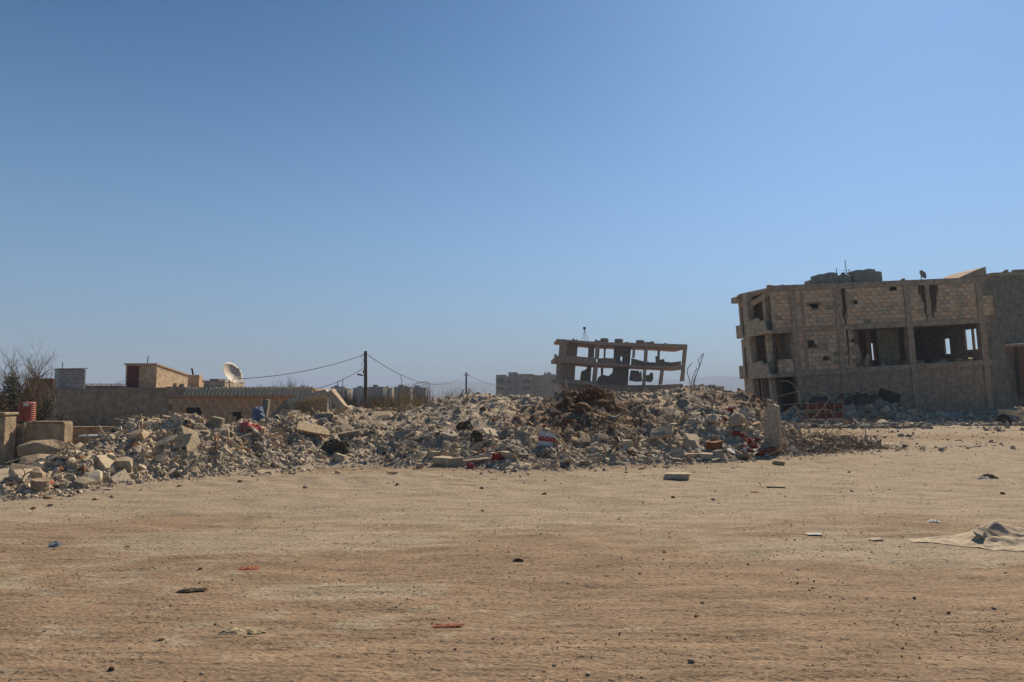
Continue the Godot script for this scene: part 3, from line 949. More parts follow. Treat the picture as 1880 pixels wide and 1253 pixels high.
# ---------------------------------------------------------------- tilted concrete skeleton behind the heap
func frame_ruin() -> void:
	var t := thing("concrete_frame_ruin", "tilted two storey concrete skeleton with see-through bays behind the rubble heap", "building")
	var put := func(called: String, m: Material, pts: Array, z0: float, z1: float) -> void:
		var b := MB.new()
		b.prism(PackedVector2Array(pts), -z0, -z1)
		part(t, called, b.mesh(), m)
	put.call("roof_slab", M.frame, [Vector2(6.15, 9.15), Vector2(11.87, 8.73), Vector2(24.02, 8.40), Vector2(24.01, 7.80), Vector2(20.32, 8.02), Vector2(11.87, 8.30), Vector2(6.27, 8.88)], 99.8, 108.0)
	put.call("floor_slab", M.frame, [Vector2(5.76, 6.53), Vector2(11.61, 5.99), Vector2(17.55, 5.46), Vector2(23.64, 5.49), Vector2(23.63, 4.97), Vector2(17.55, 5.25), Vector2(11.61, 5.49), Vector2(5.76, 6.04)], 99.7, 108.0)
	put.call("floor_slab", M.frame, [Vector2(5.42, 3.59), Vector2(8.38, 3.59), Vector2(11.83, 3.23), Vector2(11.82, 2.78), Vector2(5.41, 3.21)], 99.7, 106.0)
	put.call("balcony_parapet", M.frame, [Vector2(5.76, 7.00), Vector2(6.14, 7.06), Vector2(6.14, 6.82), Vector2(7.57, 6.76), Vector2(8.05, 6.88), Vector2(9.47, 6.68), Vector2(11.50, 6.53), Vector2(11.49, 5.87), Vector2(5.76, 6.35)], 99.6, 99.75)
	put.call("base_wall", M.frame_dark, [Vector2(6.84, 3.08), Vector2(11.82, 2.84), Vector2(19.89, 2.84), Vector2(23.46, 3.02), Vector2(23.42, 0.89), Vector2(6.83, 0.89)], 101.0, 107.0)
	# front columns, upper then lower storey
	for q in [[[175, 225], [262, 240], [240, 405], [160, 400]], [[592, 250], [636, 255], [622, 440], [580, 430]], [[1022, 262], [1044, 265], [1036, 420], [1012, 420]], [[1156, 268], [1190, 270], [1176, 480], [1142, 480]], [[1602, 290], [1640, 300], [1612, 530], [1578, 530]],
			[[138, 470], [188, 470], [176, 690], [126, 680]], [[565, 500], [612, 505], [590, 720], [540, 715]], [[1140, 525], [1168, 530], [1150, 760], [1120, 760]], [[1340, 535], [1372, 540], [1346, 720], [1310, 730]], [[1580, 545], [1612, 552], [1598, 690], [1556, 690]]]:
		var pts := []
		for p in q:
			pts.append(zoomed(p[0], p[1]))
		put.call("column", M.frame, pts, 99.9, 100.5)
	for q in [[[1375, 280], [1397, 285], [1385, 500], [1362, 500]], [[730, 255], [748, 258], [738, 450], [720, 450]], [[690, 520], [716, 522], [706, 720], [684, 720]], [[985, 530], [1006, 530], [990, 720], [970, 720]]]:
		var pts := []
		for p in q:
			pts.append(zoomed(p[0], p[1]))
		put.call("column", M.frame_dark, pts, 104.0, 104.5)
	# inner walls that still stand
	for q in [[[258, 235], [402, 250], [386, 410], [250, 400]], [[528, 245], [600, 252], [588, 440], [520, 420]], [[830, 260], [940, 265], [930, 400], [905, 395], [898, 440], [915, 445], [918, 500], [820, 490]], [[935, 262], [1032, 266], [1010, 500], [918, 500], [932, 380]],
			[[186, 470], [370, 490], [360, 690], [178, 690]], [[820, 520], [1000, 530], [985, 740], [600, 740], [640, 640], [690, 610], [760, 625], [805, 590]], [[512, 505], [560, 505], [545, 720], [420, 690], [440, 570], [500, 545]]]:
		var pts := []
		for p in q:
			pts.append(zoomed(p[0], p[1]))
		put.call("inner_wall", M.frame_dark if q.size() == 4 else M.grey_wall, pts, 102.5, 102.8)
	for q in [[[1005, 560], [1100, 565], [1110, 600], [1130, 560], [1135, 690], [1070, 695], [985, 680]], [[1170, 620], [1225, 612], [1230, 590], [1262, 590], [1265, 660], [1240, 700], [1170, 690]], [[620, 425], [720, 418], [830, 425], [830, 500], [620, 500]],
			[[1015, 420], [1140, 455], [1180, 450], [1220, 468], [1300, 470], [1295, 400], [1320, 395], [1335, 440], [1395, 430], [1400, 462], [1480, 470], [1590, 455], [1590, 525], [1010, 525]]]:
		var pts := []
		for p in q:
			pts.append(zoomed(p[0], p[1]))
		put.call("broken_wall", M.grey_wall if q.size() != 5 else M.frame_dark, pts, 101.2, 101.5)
	# tanks left on its roof
	var n := 0
	var tank_words := ["square concrete roof tank beside the barrel on the tilted skeleton", "round bulging barrel tank on the tilted skeleton roof", "flared tub alone in mid roof of the tilted skeleton", "low stepped block on the tilted skeleton roof", "flared tub beside the stepped block on the tilted skeleton", "low square tank last on the tilted skeleton roof"]
	for q in [[585, 652, 205, 255], [655, 750, 190, 258], [820, 920, 197, 262], [935, 1030, 232, 266], [1070, 1170, 212, 268], [1175, 1280, 224, 270]]:
		var a := zoomed(q[0], q[3] + 8)
		var b := zoomed(q[1], q[2])
		var w: float = b.x - a.x
		var h: float = b.y - a.y
		var o := thing("roof_tank", tank_words[n], "water tank", Transform3D(turn(0, 0, -2.5), Vector3((a.x + b.x) * 0.5, a.y, -101.5)), "tanks on the tilted skeleton")
		var mb := MB.new()
		if n in [1, 2, 4]:
			mb.lathe([Vector2(0, 0), Vector2(w * 0.36, 0), Vector2(w * 0.52, h * 0.7), Vector2(w * 0.46, h), Vector2(w * 0.3, h * 0.97), Vector2(0, h * 0.93)], Transform3D(), 14)
		else:
			mb.box(Vector3(w, h * 0.8, 1.0), Transform3D(Basis(), Vector3(0, h * 0.4, 0)), 0.06)
		part(o, "tank_body", mb.mesh(), M.grey_wall)
		var lid := MB.new()
		lid.box(Vector3(w * 0.35, h * 0.22, 0.4), Transform3D(Basis(), Vector3(w * (0.3 if n == 5 else -0.2), h * 0.9, 0)), 0.03)
		part(o, "tank_lid", lid.mesh(), M.frame_dark)
		n += 1
	var tri := thing("tripod_stand", "thin tripod stand with dark head on the tilted skeleton roof", "stand", Transform3D(Basis(), Vector3(10.21, 9.04, -102.00)))
	for s in [[-0.45, 0.3], [0.45, 0.25], [0.05, -0.5]]:
		var b := MB.new()
		b.tube([Vector3(s[0], -0.1, s[1]), Vector3(-0.05, 1.55, 0)], 0.03, 0.03, 5)
		part(tri, "leg", b.mesh(), M.steel)
	part(tri, "head", fragment(12, Vector3(0.42, 0.5, 0.35), 2), M.dark, Transform3D(Basis(), Vector3(-0.05, 1.75, 0)))
	for k in 5:
		var spot := [Vector3(6.56, 9.13, -101.00), Vector3(7.24, 9.13, -101.00), Vector3(8.60, 9.13, -101.00), Vector3(8.98, 9.05, -101.00), Vector3(21.27, 8.60, -101.00)]
		var sz := [0.45, 0.3, 0.6, 0.45, 0.4]
		one("roof_rubble", "dark rubble lump on the tilted skeleton roof", "rubble", rock(90 + k, Vector3.ONE * sz[k]), M.frame_dark, Transform3D(Basis(), spot[k] - Vector3(0, 0.06, 0)), "rubble lumps on the tilted skeleton")
	# grown-over bank at its foot
	var p := PackedVector3Array()
	var c := PackedColorArray()
	var cols := 90
	for j in 24:
		var d := 58.0 + j * 1.9
		for i in cols:
			var x := 3.0 + 30.0 * i / (cols - 1.0)
			var k := sin(PI * j / 23.0) * sin(PI * clampf(i / (cols - 1.0), 0, 1))
			var y := -1.6 + 3.3 * pow(k, 0.35) + 0.4 * lumps.get_noise_2d(x * 0.6, d * 0.5) + 0.25 * fine.get_noise_2d(x, d)
			y += 0.7 * exp(-pow((x - 19.5) / 2.2, 2.0)) * k
			p.append(Vector3(x, y, -d))
			c.append(Color(0.27, 0.24, 0.20) * (1.0 + 0.5 * fine.get_noise_2d(x * 0.8 + 9.0, d * 0.8)))
	var bank := setting("rubble_bank", grid_mesh(p, cols, c), M.heap)
	bank.set_meta("label", "low bank of grey rubble at the foot of the concrete skeleton")

func zoomed(a: float, b: float) -> Vector2:   # outline units of the skeleton's front, one unit = 11.9 mm, to metres
	return Vector2(4.49 + a * 0.01191, 11.605 - b * 0.011965)

func far_block() -> void:
	var t := thing("hazy_apartment_block", "hazy pale grey apartment block beyond the rubble, stepped roof and dark windows", "building")
	var put := func(called: String, m: Material, a: Vector2, b: Vector2, z0: float, z1: float, where: Node) -> Node:
		return slab(where, called, m, Vector3(a.x, a.y, -z0), Vector3(b.x, b.y, -z1), 0.0)
	put.call("wall", M.far_wall, Vector2(-4.81, 7.04), Vector2(-1.67, -6.03), 220.0, 232.0, t)
	put.call("wall", M.far_wall, Vector2(-1.68, 6.56), Vector2(1.90, -6.03), 220.3, 232.0, t)
	put.call("stair_tower", M.far_wall, Vector2(-1.11, 7.86), Vector2(1.77, 6.52), 221.0, 228.0, t)
	put.call("wall", M.far_wall, Vector2(1.90, 7.29), Vector2(6.44, -6.03), 219.6, 232.0, t)
	put.call("wall", M.far_wall, Vector2(6.47, 6.98), Vector2(15.60, -6.03), 221.5, 234.0, t)
	put.call("roof_room", M.far_wall, Vector2(9.73, 7.32), Vector2(13.17, 6.94), 224.0, 230.0, t)
	put.call("drain_pipe", M.far_dark, Vector2(6.43, 6.75), Vector2(6.63, -6.03), 219.7, 220.0, t)
	for q in [[Vector2(-4.61, 6.02), Vector2(-2.45, 4.45)], [Vector2(-4.61, 3.40), Vector2(-2.44, 2.54)], [Vector2(-1.45, 5.47), Vector2(-0.51, 4.55)], [Vector2(0.96, 5.50), Vector2(1.98, 4.55)], [Vector2(2.98, 5.60), Vector2(5.41, 4.61)], [Vector2(-0.82, 3.40), Vector2(-0.24, 2.54)], [Vector2(2.97, 3.50), Vector2(5.40, 2.54)]]:
		var w = put.call("window", M.far_dark, q[0], q[1], 219.45, 219.9, t)
		var e: Vector2 = (q[1] - q[0]).abs() * 0.5
		slab(w, "sill", M.far_wall, Vector3(-e.x - 0.1, -e.y - 0.25, 0.2), Vector3(e.x + 0.1, -e.y, 0.6), 0.0)
	for q in [[Vector2(10.02, 7.94), Vector2(10.49, 7.29)], [Vector2(10.88, 7.94), Vector2(11.93, 7.29)]]:
		put.call("roof_tank", M.far_wall, q[0], q[1], 225.0, 227.0, t)

# ---------------------------------------------------------------- low house on the left
func left_house() -> void:
	var t := thing("low_house", "long flat roofed house, dark rendered wall and tan stone wall with scalloped eave", "house")
	var x0 := -29.10
	var x1 := -21.07
	var x2 := -12.21
	var top := 2.03
	slab(t, "rendered_wall", M.dark_wall, Vector3(x0, -2.4, -45.0), Vector3(x1, top, -45.35), 0.02)
	slab(t, "parapet", M.dark_wall, Vector3(x1 - 3.2, top, -45.0), Vector3(x1 - 0.15, top + 0.14, -45.3), 0.03)
	slab(t, "parapet", M.frame, Vector3(x1 - 0.15, top - 0.5, -44.85), Vector3(-20.04, top + 0.2, -45.3), 0.03)
	slab(t, "roof_slab", M.frame, Vector3(x0 - 0.15, top - 0.08, -45.36), Vector3(x1 + 0.5, top + 0.06, -60.5), 0.02)
	slab(t, "roof_slab", M.frame, Vector3(x1 + 0.5, top - 0.08, -45.36), Vector3(x2, top + 0.06, -51.0), 0.02)
	for q in [[-20.77, 0.35], [-20.34, 0.4]]:
		part(t, "loose_stone", rock(int(q[1] * 100), Vector3(q[1], 0.3, 0.3)), M.frame, Transform3D(Basis(), Vector3(q[0], top + 0.28, -45.1)))
	# tan wall of dressed stones
	slab(t, "wall_core", M.mortar, Vector3(x1, -2.4, -44.98), Vector3(x2, top - 0.1, -45.35), 0.0)
	var niches := [[-19.97, -19.00, -2.0, 0.97], [-17.13, -16.46, -2.0, 0.70]]
	var meshes := []
	for k in 3:
		meshes.append(box_mesh(Vector3(0.556, 0.352, 0.1), 0.008 + 0.004 * k))
	for r in 9:
		var x := x1 + (0.0 if r % 2 else 0.28)
		var y := top - 0.36 - r * 0.36
		while x < x2 - 0.1:
			var in_niche := false
			for q in niches:
				if x + 0.28 > q[0] and x + 0.28 < q[1] and y < q[3]:
					in_niche = true
			if not in_niche:
				part(t, "stone", meshes[rng.randi() % 3], pick("facing"), Transform3D(Basis(), Vector3(x + 0.28, y, -44.97 + rng.randf_range(-0.008, 0.008))))
			x += 0.56
	for q in niches:
		var w := slab(t, "window", M.dark, Vector3(q[0] + 0.05, -2.0, -44.96), Vector3(q[1] - 0.05, q[3] - 0.05, -44.975), 0.0)
		var e: float = (q[1] - q[0]) * 0.5
		var hh: float = (q[3] + 2.0) * 0.5
		slab(w, "lintel", M.facing[0], Vector3(-e - 0.2, hh, 0.0), Vector3(e + 0.2, hh + 0.22, 0.12), 0.02)
		slab(w, "jamb", M.facing[1], Vector3(e, -hh, 0.0), Vector3(e + 0.2, hh, 0.10), 0.02)
		slab(w, "jamb", M.facing[1], Vector3(-e - 0.2, -hh, 0.0), Vector3(-e, hh, 0.10), 0.02)
	# scalloped eave: each tile a piece, round at its lower end
	var tile := MB.new()
	var pts := [Vector2(-0.094, 0.68), Vector2(-0.094, 0.12)]
	for k in 7:
		var a := PI + PI * k / 6.0
		pts.append(Vector2(cos(a) * 0.094, 0.12 + sin(a) * 0.12))
	pts.append(Vector2(0.094, 0.68))
	tile.prism(PackedVector2Array(pts), -0.03, 0.03)
	var tm := tile.mesh()
	var tx := -20.00
	while tx < x2:
		part(t, "eave_tile", tm, M.tile, Transform3D(turn(-34 + rng.randf_range(-2, 2), rng.randf_range(-2, 2), rng.randf_range(-1, 1)), Vector3(tx + 0.12, top - 0.40 + rng.randf_range(-0.01, 0.01), -44.50)))
		tx += 0.238
	slab(t, "eave_board", M.frame, Vector3(-20.04, top + 0.06, -44.92), Vector3(x2, top + 0.15, -45.4), 0.01)
	# stair hut on the roof with its sloping back
	var hut := thing("roof_stair_hut", "cream stair hut with a maroon door on the flat roof", "hut")
	var hx0 := -27.48
	var hx1 := -25.28
	var ht := 3.83
	var b := MB.new()
	b.prism(PackedVector2Array([Vector2(52.0, top), Vector2(60.0, top), Vector2(60.0, top + 0.75), Vector2(52.0, ht)]), hx0, hx1, Transform3D(Basis(Vector3(0, 0, -1), Vector3.UP, Vector3(1, 0, 0)), Vector3.ZERO))
	part(hut, "wall", b.mesh(), M.cream)
	var rb := MB.new()
	rb.prism(PackedVector2Array([Vector2(51.85, ht + 0.004), Vector2(60.1, top + 0.75), Vector2(60.1, top + 0.85), Vector2(51.85, ht + 0.10)]), hx0 - 0.08, hx1 + 0.08, Transform3D(Basis(Vector3(0, 0, -1), Vector3.UP, Vector3(1, 0, 0)), Vector3.ZERO))
	part(hut, "roof", rb.mesh(), M.frame_dark)
	var door := slab(hut, "door", M.maroon, Vector3(hx0 + 0.14, top + 0.06, -51.95), Vector3(hx0 + 0.98, ht - 0.1, -52.01), 0.01)
	for y in [-0.45, 0.12, 0.6]:
		slab(door, "door_rail", M.maroon, Vector3(-0.4, y - 0.03, 0.02), Vector3(0.4, y + 0.03, 0.055), 0.01)
	slab(hut, "door_post", M.plaster, Vector3(hx0 + 0.99, top, -51.93), Vector3(hx0 + 1.06, ht, -52.05), 0.01)
	slab(hut, "door_post", M.plaster, Vector3(hx0 + 0.05, top, -51.93), Vector3(hx0 + 0.13, ht, -52.05), 0.01)
	var mp := MB.new()
	mp.tube([Vector3(-26.29, ht, -52.6), Vector3(-26.21, ht + 0.68, -52.6)], 0.03)
	part(hut, "pipe", mp.mesh(), M.dark)
	# block chimney with a leaning flue
	var ch := thing("block_chimney", "stack of tan blocks with a leaning black flue pipe on the roof", "chimney", Transform3D(Basis(), Vector3(-21.24, top + 0.04, -49.0)))
	for r in 4:
		for k in 2:
			part(ch, "block", box_mesh(Vector3(0.385, 0.235, 0.5), 0.02), pick("block"), Transform3D(turn(0, rng.randf_range(-3, 3), 0), Vector3(-0.195 + 0.39 * k, 0.12 + 0.24 * r, 0)))
	var fl := MB.new()
	fl.tube([Vector3(-0.12, 0.95, 0), Vector3(-0.24, 1.42, 0)], 0.06, 0.06, 8)
	part(ch, "flue", fl.mesh(), M.dark)
	# corrugated shed seen on its corner
	var sh := thing("metal_shed", "grey sheet metal shed on the flat roof beside the bare tree", "shed", Transform3D(turn(0, 42, 0), Vector3(-29.15, top + 0.05, -48.2)))
	part(sh, "wall", box_mesh(Vector3(1.5, 1.3, 1.45), 0.02), M.sheet, Transform3D(Basis(), Vector3(0, 0.65, 0)))
	for k in 12:
		slab(sh, "rib", M.sheet, Vector3(-0.72 + k * 0.125, 0.02, 0.73), Vector3(-0.68 + k * 0.125, 1.28, 0.755), 0.005)
		slab(sh, "rib", M.sheet, Vector3(0.755, 0.02, -0.70 + k * 0.122), Vector3(0.775, 1.28, -0.66 + k * 0.122), 0.005)
	part(sh, "roof", box_mesh(Vector3(1.7, 0.05, 1.65), 0.01), M.steel, Transform3D(turn(0, 0, 2), Vector3(0.03, 1.34, 0)))
	slab(sh, "hatch", M.steel, Vector3(0.776, 0.3, -0.2), Vector3(0.79, 0.75, 0.2), 0.005)
	var ap := MB.new()
	ap.tube([Vector3(-0.5, 1.3, 0.3), Vector3(-0.5, 1.75, 0.3)], 0.025)
	part(sh, "pipe", ap.mesh(), M.dark)
	var bh := thing("brick_hut", "low dark red brick hut beside the metal shed", "hut")
	slab(bh, "wall", M.red_brick, Vector3(-33.00, -2.0, -50), Vector3(-31.37, 2.75, -53), 0.02)
	slab(bh, "roof", M.frame_dark, Vector3(-33.08, 2.75, -49.9), Vector3(-31.33, 2.83, -53), 0.01)
	# rough stone parapet at the back of the roof
	var rs := thing("rough_stone_parapet", "rough rubble stone parapet between the shed and the stair hut", "wall")
	slab(rs, "core", M.mortar, Vector3(-33.47, top, -57.05), Vector3(-30.17, 2.37, -57.3), 0.0)
	for r in 4:
		for k in 26:
			part(rs, "stone", rock(300 + (r * 7 + k) % 9, Vector3(0.15, 0.13, 0.16)), pick("stone"), Transform3D(turn(rng.randf() * 360, rng.randf() * 360, 0), Vector3(-33.39 + k * 0.125 + (r % 2) * 0.06, top + 0.1 + r * 0.125, -57.03)))
	dish("satellite_dish", "large cream satellite dish standing on the scalloped eave roof", 0.78, Vector3(-17.93, 2.97, -46.50), Vector3(0.82, 0.48, 0.32), 2.97 - top, M.dish)
	# white house further back
	var wh := thing("white_house", "pale flat roofed house far behind the satellite dish", "house")
	slab(wh, "wall", M.far_wall, Vector3(-46.94, -4.0, -110), Vector3(-43.17, 3.37, -118), 0.0)
	slab(wh, "roof_edge", M.far_wall, Vector3(-47.10, 3.37, -109.7), Vector3(-43.09, 3.61, -118), 0.0)
	slab(wh, "roof_room", M.far_dark, Vector3(-46.29, 3.56, -112), Vector3(-44.96, 3.90, -115), 0.0)
	for q in [[369, 383], [387, 393], [397, 407]]:
		slab(wh, "window", M.far_dark, Vector3(-46.9 + (q[0] - 368) * 0.082, 2.47, -109.9), Vector3(-46.9 + (q[1] - 368) * 0.082, 2.88, -110.1), 0.0)

func garden_walls() -> void:
	var g := -1.7
	var a := thing("garden_wall", "weathered tan garden wall carrying the red water tank", "wall")
	slab(a, "wall", M.garden_wall, Vector3(-18.40, g, -28.0), Vector3(-17.07, 0.74, -28.6), 0.04)
	slab(a, "coping", M.garden_wall, Vector3(-18.27, 0.74, -27.95), Vector3(-17.09, 0.78, -28.5), 0.02)
	slab(a, "pier", M.garden_wall, Vector3(-18.98, g, -28.5), Vector3(-18.23, 0.74, -29.6), 0.03)
	var b := thing("low_garden_wall", "long low tan wall running behind the heap toward the house", "wall")
	slab(b, "wall", M.garden_wall, Vector3(-18.29, -2.0, -30.0), Vector3(-15.12, 0.44, -30.35), 0.03)
	slab(b, "coping", M.garden_wall, Vector3(-18.31, 0.44, -29.95), Vector3(-15.12, 0.48, -30.4), 0.02)
	var c := thing("gate_pillar", "tan rendered gate pillar with a rounded cap", "pillar")
	slab(c, "shaft", M.garden_wall, Vector3(-19.87, g, -27.0), Vector3(-18.67, 1.02, -27.7), 0.05)
	slab(c, "cap", M.garden_wall, Vector3(-19.87, 1.02, -26.93), Vector3(-18.63, 1.14, -27.77), 0.06)
	var d := thing("metal_gate", "grey sheet metal gate between the pillar and the tank wall", "gate")
	slab(d, "leaf", M.room, Vector3(-19.36, g, -27.8), Vector3(-18.98, 0.70, -27.85), 0.01)
	slab(d, "leaf", M.steel, Vector3(-18.98 + 0.01, g, -27.8), Vector3(-18.42, 0.70, -27.85), 0.01)
	for x in [-19.32, -19.00, -18.44]:
		slab(d, "gate_post", M.steel, Vector3(x - 0.03, g, -27.74), Vector3(x + 0.03, 0.74, -27.79), 0.01)
	var tank := thing("water_barrel", "red ribbed water barrel with a white patch on the garden wall", "barrel", Transform3D(Basis(), Vector3(-19.21, 0.74, -29.05)))
	var prof := [Vector2(0, 0)]
	for k in 9:
		var y := 0.02 + k * 0.083
		prof.append(Vector2(0.30, y)); prof.append(Vector2(0.315, y + 0.02)); prof.append(Vector2(0.30, y + 0.045))
	prof.append_array([Vector2(0.27, 0.76), Vector2(0, 0.78)])
	var tb := MB.new()
	tb.lathe(prof, Transform3D(), 22)
	part(tank, "barrel_body", tb.mesh(), M.tank_red)
	var pm := MB.new()
	for k in 4:
		var t0 := 0.75 + k * 0.16
		pm.quad_out(Vector3(cos(t0) * 0.322, 0.60, sin(t0) * 0.322), Vector3(cos(t0 + 0.16) * 0.322, 0.60, sin(t0 + 0.16) * 0.322), Vector3(cos(t0 + 0.16) * 0.322, 0.74, sin(t0 + 0.16) * 0.322), Vector3(cos(t0) * 0.322, 0.74, sin(t0) * 0.322), Vector3(0, 0.65, 0))
	part(tank, "white_patch", pm.mesh(), M.white)
	var tbm := thing("steel_frame", "bare grey steel table frame standing by the low wall", "frame", Transform3D(Basis(), Vector3(-12.31, 0.39, -21.50)))
	for s in [[-0.33, 0.0], [0.33, 0.0], [-0.27, -0.35], [0.33, -0.35]]:
		slab(tbm, "leg", M.steel, Vector3(s[0] - 0.02, -0.7, s[1] - 0.02), Vector3(s[0] + 0.02, 0.2, s[1] + 0.02), 0.005)
	slab(tbm, "rail", M.white, Vector3(-0.36, 0.2, 0.03), Vector3(0.36, 0.245, -0.38), 0.01)

func town() -> void:
	var spots := []
	for k in 13:
		var at := 548.0 + k * 19.0 + rng.randf_range(-7, 7)
		if k == 12:
			at = 1302.0
		var w0 := rng.randf_range(14, 30)
		spots.append([at, at + w0, rng.randf_range(710, 719), rng.randf_range(240, 380)])
	for k in spots.size():
		var s = spots[k]
		var d: float = s[3]
		var a := Vector2((s[0] - 940.0) / 1342.0 * d, 1.9 + (720.0 - s[2]) / 1342.0 * d)
		var w: float = (s[1] - s[0]) / 1342.0 * d
		var t := thing("town_house", "small grey flat roofed house in the hazy town below the ridge", "house", Transform3D(Basis(), Vector3(a.x, -8.0, -d)), "houses of the far town")
		var m: Material = M.town if k % 4 else M.far_wall
		slab(t, "wall", m, Vector3(0, 0, 0), Vector3(w, a.y + 8.0, -7.0), 0.0)
		slab(t, "roof_edge", m, Vector3(-0.15, a.y + 8.0, 0.15), Vector3(w + 0.15, a.y + 8.25, -7.1), 0.0)
		slab(t, "roof_room", m, Vector3(w * 0.2, a.y + 8.25, -2), Vector3(w * 0.5, a.y + 9.0, -5), 0.0)
		for j in 2:
			slab(t, "window", M.far_dark, Vector3(w * (0.18 + 0.42 * j), a.y + 6.0, 0.02), Vector3(w * (0.38 + 0.42 * j), a.y + 7.2, -0.2), 0.0)
	for q in [[Vector3(-62.37, 5.01, -262.00), 2.4], [Vector3(-60.63, 5.40, -262.00), 3.2]]:
		var b := MB.new()
		b.tube([q[0] - Vector3(0, 2, 0), q[0] + Vector3(0, q[1] * 0.4, 0)], 0.14, 0.14, 5)
		one("town_mast", "thin mast rising from the hazy town roofs", "mast", b.mesh(), M.far_dark, Transform3D(), "masts of the far town")

func cable(called: String, label: String, a: Vector3, b: Vector3, sag: float, r: float) -> void:
	var pts := []
	for k in 25:
		var t := k / 24.0
		pts.append(a.lerp(b, t) - Vector3(0, sag * 4.0 * t * (1.0 - t), 0))
	var m := MB.new()
	m.tube(pts, r, r, 4)
	one(called, label, "cable", m.mesh(), M.wire)

func poles_and_wires() -> void:
	var top := Vector3(-11.04, 4.97, -55.00)
	var p := thing("utility_pole", "dark wooden utility pole with a street lamp rising behind the heap", "pole", Transform3D(Basis(), Vector3(top.x + 0.1, -2.2, -55)))
	var h := top.y + 2.2
	var b := MB.new()
	b.tube([Vector3(0, 0, 0), Vector3(-0.1, h, 0)], 0.17, 0.115, 8)
	part(p, "post", b.mesh(), M.pole)
	var lamp := thing("street_lamp", "small street lamp head fixed to the wooden utility pole", "street lamp", Transform3D(Basis(), Vector3(-11.06, 3.13, -55.00)))
	var la := MB.new()
	la.tube([Vector3(0.05, 0, 0), Vector3(-0.25, 0.02, 0.05)], 0.03)
	part(lamp, "arm", la.mesh(), M.steel)
	part(lamp, "lamp_head", box_mesh(Vector3(0.42, 0.12, 0.2), 0.04), M.rust, Transform3D(turn(0, 0, -12), Vector3(-0.36, 0.05, 0.05)))
	part(p, "junction_box", box_mesh(Vector3(0.16, 0.26, 0.16), 0.03), M.steel, Transform3D(Basis(), Vector3(-0.18, h - 1.55, 0.1)))
	for k in 3:
		part(p, "insulator", box_mesh(Vector3(0.1, 0.12, 0.1), 0.03), M.white, Transform3D(Basis(), Vector3(-0.2, h - 0.2 - 0.25 * k, 0.05)))
	var loop := MB.new()
	loop.tube(curve([Vector3(-0.1, h - 0.2, 0.12), Vector3(-0.42, h - 0.45, 0.1), Vector3(-0.18, h - 0.75, 0.1), Vector3(-0.4, h - 1.0, 0.1), Vector3(-0.15, h - 1.2, 0.1)]), 0.014, 0.014, 4)
	part(p, "service_wire", loop.mesh(), M.wire)
	var t2 := Vector3(-6.88, 4.84, -110.00)
	var q := thing("utility_pole", "distant thin utility pole standing against the blue hills", "pole", Transform3D(Basis(), Vector3(t2.x, -1.5, -110)))
	var b2 := MB.new()
	b2.tube([Vector3.ZERO, Vector3(0, t2.y + 1.5, 0)], 0.17, 0.12, 7)
	part(q, "post", b2.mesh(), M.pole)
	part(q, "cross_arm", box_mesh(Vector3(0.9, 0.1, 0.1), 0.02), M.pole, Transform3D(Basis(), Vector3(0, t2.y + 1.1, 0)))
	cable("cable", "long cable from the utility pole down to the house roof", top - Vector3(0.05, 0.25, 0), Vector3(-17.44, 2.73, -46.50), 0.35, 0.022)
	cable("cable", "lower cable from the utility pole to the low roofs", top - Vector3(0.15, 1.3, 0), Vector3(-16.68, 2.08, -60.00), 0.28, 0.02)
	cable("cable", "sagging cable between the two utility poles", top - Vector3(-0.05, 0.2, 0), t2 - Vector3(0, 0.3, 0), 1.9, 0.03)
	cable("cable", "cable from the distant pole down behind the hazy block", t2 - Vector3(0, 0.3, 0), Vector3(-0.56, 2.79, -150.00), 0.4, 0.035)
	cable("cable", "cable between the stair hut and the metal shed", Vector3(-28.08, 2.73, -53.00), Vector3(-28.43, 2.44, -52.00), 0.05, 0.018)

# ---------------------------------------------------------------- plants
func limb(b: MB, a: Vector3, dir: Vector3, length: float, r: float, depth: int, bend: float, up: float) -> void:
	var pts := [a]
	var d := dir.normalized()
	for k in 4:
		d = (d + Vector3(rng.randfn(), rng.randfn(), rng.randfn()) * bend + Vector3(0, up, 0)).normalized()
		pts.append(pts[-1] + d * length / 4.0)
	b.tube(pts, r, r * 0.55, 5 if r > 0.02 else 3)
	if depth <= 0:
		return
	for k in rng.randi_range(3, 4):
		var from: Vector3 = pts[rng.randi_range(1, 4)]
		var side := Vector3(rng.randfn(), rng.randf_range(0.0, 1.0), rng.randfn()).normalized()
		limb(b, from, d * 0.8 + side * 0.8, length * rng.randf_range(0.55, 0.8), r * 0.5, depth - 1, bend, up)

func bare_tree(called: String, label: String, at: Vector3, height: float, spread: float, m: Material, depth := 4, group := "") -> void:
	var t := thing(called, label, "tree", Transform3D(Basis(), at), group)
	var trunk := MB.new()
	var fork := Vector3(rng.randfn() * 0.05, height * 0.34, rng.randfn() * 0.05)
	trunk.tube([Vector3(0, -0.3, 0), fork * 0.5 + Vector3(0.03, 0, 0), fork], height * 0.03, height * 0.018, 7)
	part(t, "trunk", trunk.mesh(), m)
	var crown := MB.new()
	for k in 8:
		var a := TAU * k / 8.0 + rng.randf()
		limb(crown, fork - Vector3(0, rng.randf() * height * 0.08, 0), Vector3(cos(a) * spread, 1.0, sin(a) * spread), height * 0.34, height * 0.014, depth - 1, 0.16, 0.10)
	part(t, "crown", crown.mesh(), m)

